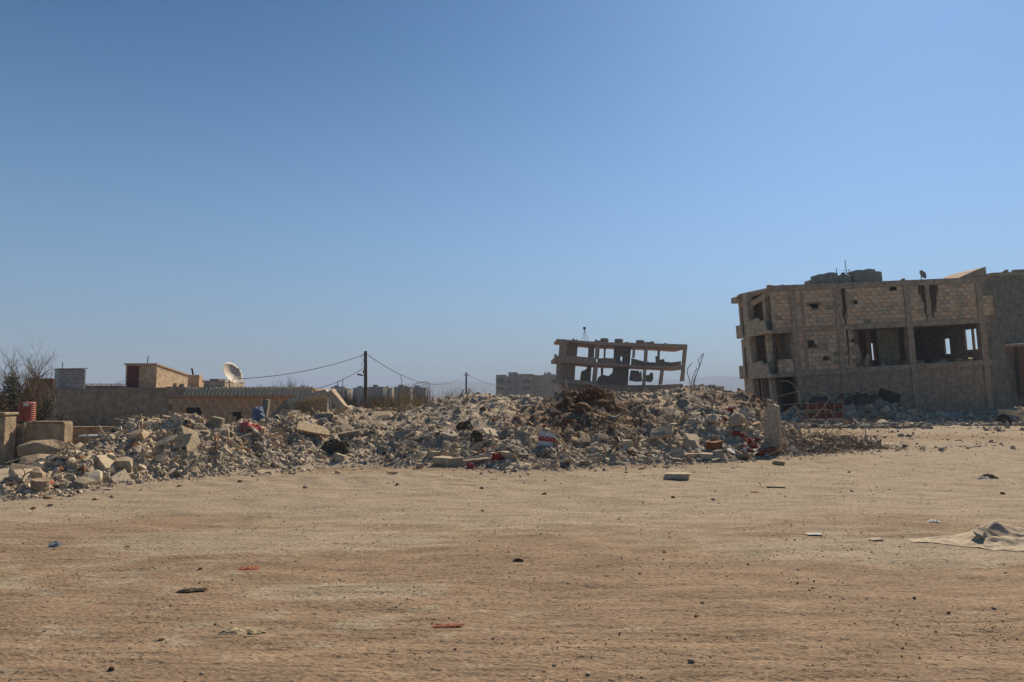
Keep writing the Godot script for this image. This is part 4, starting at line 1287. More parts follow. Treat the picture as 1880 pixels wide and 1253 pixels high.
func leafy_bush(called: String, label: String, at: Vector3, size: Vector3, leaves: int, m: Material) -> void:
	var t := thing(called, label, "bush", Transform3D(Basis(), at))
	var stems := MB.new()
	var tips := []
	for k in 34:
		var d := Vector3(rng.randfn() * 0.55, rng.randf_range(0.3, 1.0), rng.randfn() * 0.45).normalized()
		var e := d * size * rng.randf_range(0.55, 1.0)
		stems.tube(curve([Vector3(rng.randfn() * 0.1, -0.2, rng.randfn() * 0.1), e * 0.5 + Vector3(0, 0.1, 0), e], 3), 0.022, 0.006, 4)
		tips.append([e, e * 0.6])
	part(t, "stem", stems.mesh(), M.bark)
	var lf := MB.new()
	for k in leaves:
		var tip = tips[rng.randi() % tips.size()]
		var c: Vector3 = tip[1].lerp(tip[0], rng.randf_range(0.1, 1.05)) + Vector3(rng.randfn(), rng.randfn(), rng.randfn()) * 0.13
		var u := Vector3(rng.randfn(), rng.randfn() * 0.6, rng.randfn()).normalized()
		var w := u.cross(Vector3(rng.randfn(), rng.randfn(), rng.randfn())).normalized()
		var s := rng.randf_range(0.03, 0.065)
		lf.tri(c - u * s, c + w * s * 0.45, c + u * s)
		lf.tri(c - u * s, c + u * s, c - w * s * 0.45 + u * s * 0.1)
	part(t, "crown", lf.mesh(), m)

func stalks(called: String, label: String, category: String, at: Vector3, n: int, wide: Vector3, tall: float, lean: float, m: Material, r := 0.008, group := "") -> void:
	var b := MB.new()
	for k in n:
		var base := Vector3(rng.randfn() * wide.x, 0, rng.randfn() * wide.z)
		base.y = surf(at.x + base.x, -(at.z + base.z)) - at.y - 0.03
		var d := Vector3(rng.randfn() * lean, 1.0, rng.randfn() * lean).normalized()
		var h := tall * rng.randf_range(0.35, 1.0)
		var p2 := base + d * h * 0.6 + Vector3(rng.randfn(), rng.randfn(), rng.randfn()) * h * 0.06
		b.tube([base, p2, p2 + (d + Vector3(rng.randfn(), 0.1 * rng.randfn(), rng.randfn()) * 0.4).normalized() * h * 0.4], r, r * 0.4, 3)
		if k % 2 == 0:
			b.tube([p2, p2 + (d + Vector3(rng.randfn(), 0.3, rng.randfn()) * 0.7).normalized() * h * 0.3], r * 0.6, r * 0.3, 3)
	one(called, label, category, b.mesh(), m, Transform3D(Basis(), at), group)

func plants() -> void:
	bare_tree("bare_tree", "tall bare grey tree rising behind the dark evergreen bush", Vector3(-25.36, -1.9, -37.0), 5.4, 0.5, M.twig, 5)
	bare_tree("bare_tree", "smaller bare grey tree beside the brick hut", Vector3(-26.40, -1.9, -40.0), 5.2, 0.42, M.twig, 5)
	leafy_bush("evergreen_bush", "dark evergreen bush behind the gate pillar with a yellowing side", Vector3(-23.56, -1.4, -34.0), Vector3(2.0, 4.3, 1.3), 14000, M.leaf)
	leafy_bush("evergreen_bush", "dark evergreen bush behind the red water barrel", Vector3(-22.84, -1.6, -35.0), Vector3(2.2, 3.6, 1.3), 12000, M.leaf)
	leafy_bush("dry_bush", "yellow brown dry bush beside the gate pillar", Vector3(-22.55, -1.3, -32.0), Vector3(1.0, 3.4, 0.8), 4000, M.leaf_dry)
	for q in [[Vector3(-24.64, -2.6, -75.0), 5.0, "spindly bare tree behind the scalloped eave"], [Vector3(-23.77, -2.6, -78.0), 5.8, "round crowned bare tree behind the scalloped eave"], [Vector3(-22.15, -2.6, -76.0), 5.3, "low bare tree beside the round crowned one behind the eave"]]:
		bare_tree("bare_tree", q[2], q[0], q[1], 0.6, M.bark, 5)
	# scrub on the slope behind the heap, one mass
	var sc := MB.new()
	for k in 70:
		var d := rng.randf_range(58.0, 74.0)
		var x := d * rng.randf_range(-0.245, -0.10)
		var w := rng.randf_range(0.5, 1.1)
		var h := rng.randf_range(2.6, 4.0)
		for j in 260:
			var c := Vector3(x, -2.2, -d) + Vector3(rng.randfn() * w * 0.6, h * pow(rng.randf(), 0.7), rng.randfn() * 0.5)
			var u := Vector3(rng.randfn(), rng.randfn(), rng.randfn()).normalized() * rng.randf_range(0.05, 0.12)
			sc.tri(c - u, c + u.cross(Vector3(rng.randfn(), rng.randfn(), rng.randfn()).normalized()) * 0.5, c + u)
		for j in 10:
			var q := Vector3(x + rng.randfn() * w * 0.5, -2.2, -d)
			sc.tube([q, q + Vector3(rng.randfn() * 0.3, h * rng.randf_range(0.8, 1.2), 0)], 0.03, 0.012, 3)
	var scrub := part(self, "scrub", sc.mesh(), M.scrub)
	scrub.set_meta("kind", "stuff")
	scrub.set_meta("label", "grey green scrub on the slope behind the heap")
	scrub.set_meta("category", "scrub")
	bare_tree("bare_vine", "pale leafless vine spreading against the dark rendered wall", Vector3(-25.25, -2.2, -43.6), 3.0, 1.1, M.twig, 4)
	stalks("dry_weeds", "tall dry straw weeds on the heap by the wire loops", "weeds", on(Vector3(-4.42, 0, -30.5)), 260, Vector3(0.75, 0, 0.9), 1.0, 0.35, M.straw, 0.009)
	stalks("dry_weeds", "thin grey dry weeds on the heap beside the utility pole", "weeds", on(Vector3(-5.76, 0, -31.0)), 150, Vector3(0.6, 0, 0.7), 0.75, 0.4, M.twig, 0.008)
	stalks("dry_weeds", "low dry weeds on the heap below the far utility pole", "weeds", on(Vector3(-2.79, 0, -30.0)), 120, Vector3(0.9, 0, 0.6), 0.5, 0.5, M.twig, 0.007)
	stalks("dry_weeds", "brittle grey weeds sprouting on the heap below the skeleton's open bays", "weeds", on(Vector3(4.05, 1.06, -22.76)), 110, Vector3(0.6, 0, 0.5), 0.55, 0.6, M.straw, 0.006)
	stalks("brushwood", "dark pile of dry brushwood at the low end of the heap", "brushwood", on(Vector3(11.17, 0.18, -24.56)), 420, Vector3(0.85, 0, 0.35), 0.6, 1.9, M.bark, 0.008)
	stalks("brushwood", "reddish brown brushwood spread in front of the rebar tangle", "brushwood", on(Vector3(9.43, 0.16, -23.18)), 330, Vector3(0.7, 0, 0.35), 0.45, 2.2, M.brown_dirt, 0.008)

# ---------------------------------------------------------------- things lying in the heap
func lay(called: String, label: String, category: String, mesh: Mesh, m: Material, at: Vector3, b: Basis, lift := 0.0, group := "") -> MeshInstance3D:
	return one(called, label, category, mesh, m, Transform3D(b, on(at, lift)), group)

func cloth(w: float, l: float, fold: float, seed_: int, ragged := 0.15) -> ArrayMesh:
	# a crumpled sheet with thickness, lying in x and z
	var f := FastNoiseLite.new()
	f.seed = seed_
	f.frequency = 1.5 / maxf(w, l)
	f.fractal_octaves = 2
	f.fractal_type = FastNoiseLite.FRACTAL_RIDGED
	var n := 26
	var b := MB.new()
	var p := []
	for j in n:
		for i in n:
			var u := 2.0 * i / (n - 1.0) - 1.0
			var v := 2.0 * j / (n - 1.0) - 1.0
			var sq := maxf(absf(u), absf(v))
			var dir := Vector2(u, v).normalized() if sq > 0.0 else Vector2.ZERO
			var far := sq * lerpf(1.0, 1.0 / maxf(0.71, maxf(absf(dir.x), absf(dir.y))), 0.45)
			var k := 1.0 - ragged * (0.55 + 0.9 * f.get_noise_2d(dir.x * 0.6 + 20.0, dir.y * 0.6)) + 0.25 * ragged * f.get_noise_2d(dir.x * 2.0, dir.y * 2.0 + 9.0)
			var x := dir.x * far * k * w * 0.5
			var z := dir.y * far * k * l * 0.5
			var y := fold * maxf(0.0, 0.42 + 0.62 * f.get_noise_2d(x * 1.6, z * 1.6)) * (1.0 - pow(sq, 3.0) * 0.85)
			p.append(Vector3(x, maxf(y, 0.006), z))
	for j in n - 1:
		for i in n - 1:
			var a: int = j * n + i
			for t in [[a, a + 1, a + n], [a + 1, a + n + 1, a + n]]:
				b.tri_out(p[t[0]], p[t[1]], p[t[2]], (p[t[0]] + p[t[1]] + p[t[2]]) / 3.0 - Vector3(0, 1, 0))
				var dn := Vector3(0, -0.006, 0)
				b.tri_out(p[t[0]] + dn, p[t[1]] + dn, p[t[2]] + dn, (p[t[0]] + p[t[1]] + p[t[2]]) / 3.0 + Vector3(0, 1, 0))
	return b.smooth()

func rod(called: String, label: String, pts: Array, r: float, m: Material, group := "") -> void:
	var b := MB.new()
	b.tube(curve(pts), r, r, 5)
	one(called, label, "rebar", b.mesh(), m, Transform3D(), group)

func rubble_landmarks() -> void:
	# the upright slab with the broken column behind it
	var s := thing("upright_slab", "tall pale concrete slab standing upright at the end of the heap", "slab", Transform3D(turn(0, -38, 3).scaled(Vector3(0.78, 0.92, 0.78)), on(Vector3(7.91, 0.24, -22.18))))
	var sb := MB.new()
	sb.prism(PackedVector2Array([Vector2(-0.26, -0.5), Vector2(0.24, -0.5), Vector2(0.26, 0.35), Vector2(0.22, 0.8), Vector2(0.27, 1.36), Vector2(0.1, 1.44), Vector2(-0.12, 1.38), Vector2(-0.22, 1.30), Vector2(-0.30, 0.6)]), -0.13, 0.13)
	part(s, "slab_body", sb.mesh(), M.concrete[3])
	part(s, "broken_face", fragment(401, Vector3(0.09, 1.5, 0.27), 4), M.stone[2], Transform3D(turn(0, 0, 1), Vector3(0.25, 0.62, 0)))
	part(s, "broken_face", fragment(402, Vector3(0.45, 0.12, 0.26), 4), M.stone[1], Transform3D(turn(0, 0, -6), Vector3(0.02, 1.38, 0)))
	var st := thing("column_stump", "ragged concrete column stump with bare rebar above the upright slab", "column", Transform3D(turn(2, 15, -2), on(Vector3(8.69, 1.17, -24.60))))
	part(st, "stump", fragment(403, Vector3(0.34, 1.5, 0.32), 3), M.concrete[1], Transform3D(Basis(), Vector3(0, 0.35, 0)))
	for k in 6:
		part(st, "broken_lump", rock(410 + k, Vector3.ONE * rng.randf_range(0.14, 0.24)), pick("concrete"), Transform3D(turn(rng.randf() * 90, rng.randf() * 360, 0), Vector3(rng.randf_range(-0.14, 0.14), rng.randf_range(0.5, 1.08), rng.randf_range(-0.02, 0.16))))
	for k in 4:
		var b := MB.new()
		b.tube(curve([Vector3(-0.1 + 0.07 * k, 0.9, 0.1), Vector3(-0.15 + 0.12 * k, 1.15, 0.12), Vector3(-0.2 + 0.22 * k, 1.08, 0.25)]), 0.009, 0.009, 4)
		part(st, "rebar", b.mesh(), M.rebar)
	# tangle of bent rods
	var g := "bent rods in the tangle beside the upright slab"
	for q in [[Vector3(8.79, 2.26, -24.00), Vector3(9.14, 2.22, -24.00), Vector3(9.38, 1.86, -24.00), Vector3(9.48, 1.40, -24.00)], [Vector3(8.85, 1.78, -24.00), Vector3(9.80, 1.97, -24.40), Vector3(10.46, 1.86, -24.60), Vector3(10.68, 1.63, -24.70), Vector3(9.87, 0.97, -24.20)], [Vector3(8.86, 1.47, -24.00), Vector3(9.67, 1.54, -24.20), Vector3(9.85, 1.50, -24.30)], [Vector3(8.87, 1.19, -24.00), Vector3(9.34, 1.43, -24.20), Vector3(9.47, 1.10, -24.10), Vector3(9.73, 0.49, -23.90)],
			[Vector3(8.96, 0.89, -23.60), Vector3(9.18, 1.16, -23.80), Vector3(9.47, 1.25, -23.90), Vector3(9.61, 1.12, -23.90), Vector3(9.73, 0.71, -23.70)], [Vector3(8.97, 0.86, -23.50), Vector3(9.25, 1.13, -23.70), Vector3(9.45, 1.02, -23.70), Vector3(9.54, 0.58, -23.50)], [Vector3(10.23, 0.88, -23.80), Vector3(10.36, 0.78, -23.70), Vector3(10.24, 0.61, -23.60), Vector3(9.98, 0.48, -23.50)], [Vector3(10.48, 0.77, -23.90), Vector3(10.63, 0.70, -23.80), Vector3(10.48, 0.54, -23.60), Vector3(9.70, 0.41, -23.40)],
			[Vector3(9.44, 1.28, -24.00), Vector3(10.59, 1.30, -24.60), Vector3(10.69, 1.17, -24.50), Vector3(10.66, 0.86, -24.30)], [Vector3(8.90, 1.10, -24.00), Vector3(9.05, 1.28, -24.00), Vector3(9.27, 1.45, -24.10), Vector3(9.30, 1.33, -24.00)], [Vector3(10.32, 0.91, -24.00), Vector3(9.79, 0.68, -23.60), Vector3(9.27, 0.50, -23.20)], [Vector3(8.36, 1.62, -25.00), Vector3(8.43, 1.71, -25.00), Vector3(8.64, 1.68, -25.00), Vector3(8.69, 1.57, -25.00)], [Vector3(8.32, 1.49, -25.00), Vector3(8.49, 1.60, -25.00), Vector3(8.67, 1.49, -25.00)], [Vector3(9.61, 0.52, -23.40), Vector3(9.96, 0.65, -23.50), Vector3(10.48, 0.84, -23.80)]]:
		rod("bent_rebar", "pale bent steel rod in the tangle beside the upright slab", q, 0.012, M.rebar_pale, g)
	g = "rods curving up from the rubble bank beside the skeleton"
	for q in [[Vector3(16.29, 2.00, -66.00), Vector3(16.40, 2.88, -66.00), Vector3(16.81, 3.86, -66.00), Vector3(17.33, 5.34, -66.00), Vector3(16.93, 4.85, -66.00)], [Vector3(16.09, 2.00, -66.00), Vector3(16.01, 2.98, -66.00), Vector3(15.83, 3.86, -66.00), Vector3(16.28, 4.50, -66.00)], [Vector3(16.49, 2.00, -66.00), Vector3(16.50, 2.98, -66.00), Vector3(16.92, 4.26, -66.00), Vector3(16.78, 4.85, -66.00)], [Vector3(16.19, 2.00, -66.00), Vector3(16.26, 3.03, -66.00), Vector3(16.72, 4.06, -66.00)]]:
		rod("bent_rebar", "thin dark rod curving up beside the tilted skeleton", q, 0.035, M.rebar, g)
	g = "wire loops on the heap by the straw weeds"
	for q in [[Vector3(-4.20, 1.86, -29.00), Vector3(-3.84, 2.20, -29.00), Vector3(-3.41, 2.29, -29.00), Vector3(-3.26, 2.16, -29.00), Vector3(-3.28, 1.69, -29.00)], [Vector3(-4.05, 1.77, -29.00), Vector3(-3.54, 2.16, -29.00), Vector3(-3.32, 2.07, -29.00), Vector3(-3.38, 1.58, -29.00)], [Vector3(-4.35, 1.73, -29.00), Vector3(-4.38, 2.33, -29.00), Vector3(-4.43, 2.55, -29.00)]]:
		rod("wire_loop", "thin looping wire over the straw weeds on the heap", q, 0.011, M.rebar, g)
	rod("bent_rebar", "long dark rod arching over the heap before the hazy block", [Vector3(1.63, 1.74, -27.00), Vector3(1.45, 2.06, -27.00), Vector3(1.21, 2.34, -27.00), Vector3(0.92, 2.50, -27.00), Vector3(0.64, 2.52, -27.00)], 0.012, M.rebar)
	rod("bent_rebar", "thin pale conduit snaking down the heap face below the brown rubble", [on(Vector3(1.81, 0.01, -18.86), 0.04), on(Vector3(2.19, 0.03, -19.12), 0.05), on(Vector3(2.59, 0.11, -19.50), 0.08), on(Vector3(2.97, 0.25, -20.06), 0.1)], 0.018, M.rebar)
	# collapsed corner of a house
	var c := thing("collapsed_frame", "collapsed concrete beams propped over a dark hollow on the heap", "ruin")
	var beam := func(called: String, a: Vector3, b: Vector3, w: float, d: float, m: Material, sd: int) -> void:
		var y := (b - a).normalized()
		var x := y.cross(Vector3.FORWARD).normalized()
		part(c, called, fragment(sd, Vector3(w, a.distance_to(b) * 1.06, d), 2), m, Transform3D(Basis(x, y, x.cross(y)), (a + b) * 0.5))
	beam.call("roof_beam", Vector3(-7.77, 1.51, -25.20), Vector3(-6.23, 1.90, -25.40), 0.30, 1.3, M.concrete[3], 501)
	beam.call("leaning_beam", Vector3(-6.26, 1.94, -25.00), Vector3(-5.59, 1.26, -24.60), 0.34, 0.4, M.stone[1], 502)
	beam.call("floor_beam", Vector3(-7.08, 0.95, -24.60), Vector3(-5.98, 1.13, -24.90), 0.30, 0.9, M.concrete[2], 503)
	beam.call("column", Vector3(-7.38, 1.57, -24.60), Vector3(-7.28, 0.46, -24.40), 0.20, 0.22, M.stone[0], 504)
	beam.call("leaning_slab", Vector3(-8.22, 0.61, -25.00), Vector3(-7.60, 1.48, -25.60), 0.75, 0.35, M.concrete[1], 505)
	beam.call("wall_piece", Vector3(-8.69, 1.67, -26.00), Vector3(-8.65, 0.92, -25.60), 0.26, 0.25, M.concrete[0], 506)
	beam.call("back_wall", Vector3(-7.83, 1.12, -26.40), Vector3(-6.59, 1.35, -26.60), 0.9, 0.2, M.concrete[1], 507)
	var ins := MB.new()
	for k in 14:
		var p := Vector3(rng.randf_range(-7.5, -6.7), rng.randf_range(1.05, 1.55), -25.3)
		ins.tube(curve([p, p + Vector3(rng.randfn() * 0.2, rng.randfn() * 0.1, 0.1), p + Vector3(rng.randfn() * 0.35, rng.randfn() * 0.15, 0.0)]), 0.01, 0.01, 4)
	part(c, "rebar", ins.mesh(), M.rebar_pale)
	# cloths
	lay("blue_sheet", "torn blue plastic sheet hanging beside the collapsed beams", "sheet", cloth(0.45, 0.9, 0.25, 61), M.blue_cloth, Vector3(-8.43, 1.09, -24.40), turn(62, 30, 10), 0.45)
	lay("pink_cloth", "crumpled pink and red cloth near the collapsed beams", "cloth", cloth(0.75, 0.4, 0.16, 62), M.pink_cloth, Vector3(-7.06, 0.99, -19.92), turn(12, 20, -20), 0.12)
	lay("dark_cloth", "dark crumpled blanket draped on the heap face", "cloth", cloth(0.9, 0.8, 0.3, 63), M.dark_cloth, Vector3(-4.89, 0.31, -20.56), turn(30, 10, -8), 0.05)
	lay("dark_cloth", "black crumpled sheet high on the heap below the weeds", "cloth", cloth(0.6, 0.7, 0.3, 64), M.dark_cloth, Vector3(-1.46, 0.94, -22.40), turn(42, 0, 0), 0.06)
	lay("dark_cloth", "black plastic bag in a hollow of the heap beside the striped panel", "cloth", cloth(0.4, 0.4, 0.3, 65), M.dark_cloth, Vector3(-0.97, 0.54, -20.18), turn(45, 0, 0), 0.04)
	lay("red_cloth", "bright red rag at the foot of the heap beside the long pale blocks", "cloth", cloth(0.42, 0.3, 0.22, 66, 0.3), M.red_paint, Vector3(-0.36, 0.18, -18.52), turn(10, 0, 0), 0.04)
	lay("red_cloth", "small pink red scrap at the heap foot before the pale blocks", "cloth", cloth(0.26, 0.2, 0.14, 67, 0.3), M.pink_cloth, Vector3(-1.03, -0.00, -18.40), turn(10, 0, 0), 0.02)
	# the curved panel with its red band
	var sg := thing("striped_panel", "curved white sheet metal panel with an orange red band lying on the heap", "panel", Transform3D(turn(-16, 0, -8), on(Vector3(0.93, 0.44, -19.88), 0.02)))
	var pm := MB.new()
	var band := MB.new()
	for k in 12:
		var a := -0.62 + 1.24 * k / 12.0
		var e := -0.62 + 1.24 * (k + 1) / 12.0
		var f := func(t: float, y: float, r: float) -> Vector3: return Vector3(sin(t) * r, y, cos(t) * r - 0.4)
		var y0 := 0.4 - 0.10 * maxf(0.0, a + 0.1)
		pm.quad_out(f.call(a, 0, 0.4), f.call(e, 0, 0.4), f.call(e, y0, 0.4), f.call(a, y0 + 0.008, 0.4), Vector3(0, 0.2, -0.4))
		pm.quad_out(f.call(a, 0, 0.394), f.call(e, 0, 0.394), f.call(e, y0, 0.394), f.call(a, y0 + 0.008, 0.394), Vector3(0, 0.2, 1.4))
		band.quad_out(f.call(a, 0.13, 0.403), f.call(e, 0.12, 0.403), f.call(e, 0.25, 0.403), f.call(a, 0.26, 0.403), Vector3(0, 0.2, -0.4))
	part(sg, "sheet", pm.mesh(), M.white)
	part(sg, "red_band", band.mesh(), M.red_paint)
	for k in 5:
		part(sg, "worn_spot", fragment(430 + k, Vector3(0.05, 0.03, 0.004), 4), M.white, Transform3D(Basis(), Vector3(-0.14 + k * 0.07, 0.19 + 0.03 * (k % 2), sqrt(0.1625 - pow(-0.14 + k * 0.07, 2)) - 0.398)))
	# slabs that stand out
	var slabs := [[Vector3(-7.64, 0.72, -17.56), Vector3(0.55, 0.07, 1.1), turn(46, 38, -24), 1, "broad grey slab sliding down the heap before the dish"], [Vector3(-7.85, 0.62, -17.26), Vector3(0.7, 0.06, 0.6), turn(38, 10, 6), 0, "dark flat slab under the broad grey one on the heap"],
		[Vector3(-7.37, 0.94, -18.84), Vector3(0.28, 0.25, 0.2), turn(15, 20, 10), 3, "squarish pale block on the crest below the small window"], [Vector3(-8.72, 0.91, -16.94), Vector3(0.75, 0.22, 0.5), turn(20, 10, 22), 2, "long rounded slab on the heap crest near the low wall"],
		[Vector3(2.10, 0.66, -21.04), Vector3(0.5, 0.05, 0.55), turn(50, 12, -24), 2, "grey square plate leaning below the brown rubble"], [Vector3(2.33, 0.55, -20.74), Vector3(0.3, 0.04, 0.3), turn(60, 0, -10), 1, "small grey plate under the leaning square plate"],
		[Vector3(-4.88, 0.77, -21.98), Vector3(1.0, 0.22, 0.3), turn(10, 4, 10), 1, "long dark lintel lying across the heap middle"], [Vector3(-5.06, 1.05, -27.28), Vector3(1.5, 0.25, 0.9), turn(12, 6, 5), 1, "wide sunken slab on the heap below the utility pole"],
		[Vector3(-8.20, 0.88, -17.30), Vector3(0.9, 0.1, 0.5), turn(34, -24, 18), 3, "pale cracked slab leaning on the heap below the stone wall niche"], [Vector3(-5.63, 0.67, -20.84), Vector3(1.1, 0.12, 0.6), turn(28, 16, -14), 2, "grey slab tipped forward under the collapsed beams"], [Vector3(-3.26, 0.63, -21.50), Vector3(0.8, 0.09, 0.55), turn(40, -30, 10), 1, "dull slab half sunk in the heap before the straw weeds"], [Vector3(-0.54, 0.82, -20.96), Vector3(0.9, 0.1, 0.5), turn(30, 28, -16), 3, "pale slab tilted above the red rag"], [Vector3(4.33, 0.65, -21.26), Vector3(0.85, 0.1, 0.55), turn(36, -16, 14), 2, "grey slab tilted on the heap before the skeleton"], [Vector3(5.31, 0.64, -21.40), Vector3(0.7, 0.08, 0.6), turn(44, 30, -10), 4, "palest slab leaning above the flat block row"],
		[Vector3(6.12, 1.02, -22.42), Vector3(0.55, 0.4, 0.4), turn(20, 30, 12), 3, "pale block near the red debris high on the heap"], [Vector3(6.86, 0.87, -22.48), Vector3(0.75, 0.62, 0.5), turn(10, 30, 8), 2, "big rounded boulder of concrete above the red debris"]]
	for q in slabs:
		lay("concrete_slab", q[4], "slab", rock(int(q[1].x * 1000.0), q[1]) if q[1].y > 0.35 else fragment(int(q[1].x * 1000.0), q[1], 3), M.concrete[q[3]], q[0], q[2], q[1].y * 0.3 + (0.12 if q[1].y < 0.13 else 0.0))
	# pale blocks at the heap's foot
	var blocks := [[Vector3(-1.80, 0.04, -19.08), Vector3(0.62, 0.26, 0.32), -8, "long pale stone block at the heap foot beside the red rag"], [Vector3(-1.40, 0.01, -18.64), Vector3(0.45, 0.3, 0.35), 12, "squat pale stone block at the heap foot, second of three"], [Vector3(-1.00, 0.13, -18.82), Vector3(0.95, 0.14, 0.3), -5, "long flat pale kerb stone leading to the red rag"],
		[Vector3(-2.11, 0.18, -19.74), Vector3(0.34, 0.28, 0.3), 30, "pale cube stone above the long block at the heap foot"], [Vector3(-1.64, 0.21, -19.48), Vector3(0.4, 0.2, 0.3), 50, "tilted pale stone wedged above the long block"], [Vector3(-2.32, -0.03, -18.52), Vector3(0.22, 0.18, 0.2), 10, "small pale stone off the end of the long block"],
		[Vector3(3.20, 0.41, -20.60), Vector3(0.32, 0.24, 0.25), 20, "rounded pale stone below the leaning plate"], [Vector3(1.86, 0.02, -18.94), Vector3(0.3, 0.18, 0.22), 0, "pale stone lying on the lot before the heap"], [Vector3(4.60, 0.16, -20.08), Vector3(0.45, 0.14, 0.3), 14, "first flat pale block in the row at the heap foot"], [Vector3(4.97, 0.18, -20.24), Vector3(0.5, 0.13, 0.26), 20, "second flat pale block in the row at the heap foot"],
		[Vector3(5.35, 0.14, -20.24), Vector3(0.5, 0.17, 0.28), 4, "perforated looking pale block in the row at the heap foot"], [Vector3(5.68, 0.14, -20.32), Vector3(0.34, 0.26, 0.3), 0, "round shouldered pale block beside the perforated one"], [Vector3(7.02, -0.00, -19.40), Vector3(0.36, 0.12, 0.22), -6, "pale flat brick on the lot before the red debris"], [Vector3(4.42, 0.04, -19.76), Vector3(0.3, 0.1, 0.2), -20, "thin pale brick at the toe of the heap row"],
		[Vector3(-8.39, 0.24, -15.94), Vector3(0.4, 0.36, 0.36), 20, "big pale boulder low on the heap by the tipped drum"], [Vector3(-8.25, 0.06, -15.80), Vector3(0.3, 0.16, 0.24), 50, "pale wedge stone below the big pale boulder"], [Vector3(-8.87, 0.44, -15.60), Vector3(0.3, 0.1, 0.26), 30, "pale square slab piece by the upright stick"]]
	for q in blocks:
		lay("stone_block", q[3], "stone", fragment(int(q[1].x * 3000.0 + q[2]), q[1], 3), pick("stone"), q[0], turn(rng.randf_range(-8, 8), q[2], rng.randf_range(-8, 8)), q[1].y * 0.35)
	# rusty crest of the heap
	var crest := [[Vector3(2.24, 1.35, -23.22), Vector3(1.1, 0.5, 0.6), M.brown_dirt, "large dark brown clod below the rust orange brush"], [Vector3(1.80, 1.04, -22.42), Vector3(0.8, 0.3, 0.4), M.red_brick, "reddish brick lump in the brown rubble hollow"], [Vector3(1.42, 1.13, -23.32), Vector3(0.6, 0.5, 0.4), M.brown_dirt, "dark brown clod above the striped panel"], [Vector3(-1.02, 1.31, -25.06), Vector3(0.42, 0.26, 0.3), M.rust, "ochre clod alone on the grey heap top"], [Vector3(3.00, 1.52, -23.74), Vector3(0.7, 0.5, 0.5), M.brown_dirt, "brown clod behind the leaning white lath"]]
	for q in crest:
		lay("rust_clod", q[3], "clod", rock(int(q[1].x * 777.0), q[1]), q[2], q[0], turn(rng.randf() * 20, rng.randf() * 360, 0), 0.08)
	for k in 46:
		var c0 := Vector3(2.45 + rng.randfn() * 0.42, 0, -24.6 + rng.randfn() * 0.55)
		var sz := rng.randf_range(0.1, 0.3)
		lay("earth_clod", "small rusty brown clod among the brown rubble on the heap", "clod", rock(860 + k % 8, Vector3(sz * 1.3, sz * 0.9, sz)), M.rust if k % 5 == 0 else M.brown_dirt, c0, turn(rng.randf() * 90, rng.randf() * 360, 0), sz * 0.3, "clods of the brown rubble")
	stalks("rust_brush", "rust orange dry brush crowning the brown rubble", "brushwood", on(Vector3(2.72, 1.87, -24.40)), 420, Vector3(0.22, 0, 0.2), 0.42, 1.1, M.rust, 0.012)
	stalks("rust_brush", "small rust orange tuft beside the white laths on the crest", "brushwood", on(Vector3(1.88, 1.63, -24.80)), 200, Vector3(0.15, 0, 0.15), 0.3, 1.1, M.rust, 0.011)
	var laths := [[Vector3(2.26, 1.63, -24.50), Vector3(2.54, 1.99, -24.80)], [Vector3(2.40, 1.40, -24.00), Vector3(2.85, 1.86, -24.30)], [Vector3(3.55, 1.81, -25.00), Vector3(3.69, 1.57, -24.60)], [Vector3(1.38, 1.62, -24.80), Vector3(1.50, 1.46, -24.60)], [Vector3(1.57, 1.50, -24.60), Vector3(1.73, 1.66, -24.80)], [Vector3(1.83, 1.72, -24.60), Vector3(2.00, 1.63, -24.50)], [Vector3(2.73, 1.76, -24.20), Vector3(2.76, 1.54, -24.00)], [Vector3(2.23, 1.83, -25.00), Vector3(2.30, 1.66, -24.60)], [Vector3(1.22, 1.26, -23.40), Vector3(1.42, 1.33, -23.40)]]
	for q in laths:
		var b := MB.new()
		b.bar(q[0] + Vector3(0, 0.02, 0), q[1] + Vector3(0, 0.02, 0), 0.07, 0.03, 0.005)
		one("white_lath", "short whitish wooden lath sticking from the brown rubble crest", "lath", b.mesh(), M.pale_wood, Transform3D(), "laths on the brown rubble crest")
	# red debris below the boulder
	var reds := [[Vector3(6.76, 0.72, -22.14), 0.3], [Vector3(6.87, 0.61, -21.98), 0.22], [Vector3(7.03, 0.52, -21.88), 0.34], [Vector3(7.11, 0.40, -21.66), 0.3], [Vector3(7.35, 0.51, -21.98), 0.2], [Vector3(6.72, 0.30, -21.34), 0.26], [Vector3(6.89, 0.19, -21.20), 0.3], [Vector3(7.15, 0.07, -21.14), 0.34], [Vector3(7.22, 1.25, -24.32), 0.3], [Vector3(6.78, 1.14, -23.44), 0.24]]
	for k in reds.size():
		lay("red_scrap", "crumpled scrap of red sheet among the pale boards by the upright slab", "scrap", cloth(reds[k][1], reds[k][1] * 0.8, reds[k][1] * 0.6, 700 + k, 0.4), M.red_paint, reds[k][0], turn(rng.randf_range(0, 50), rng.randf() * 360, rng.randf_range(-30, 30)), 0.05, "red scraps by the upright slab")
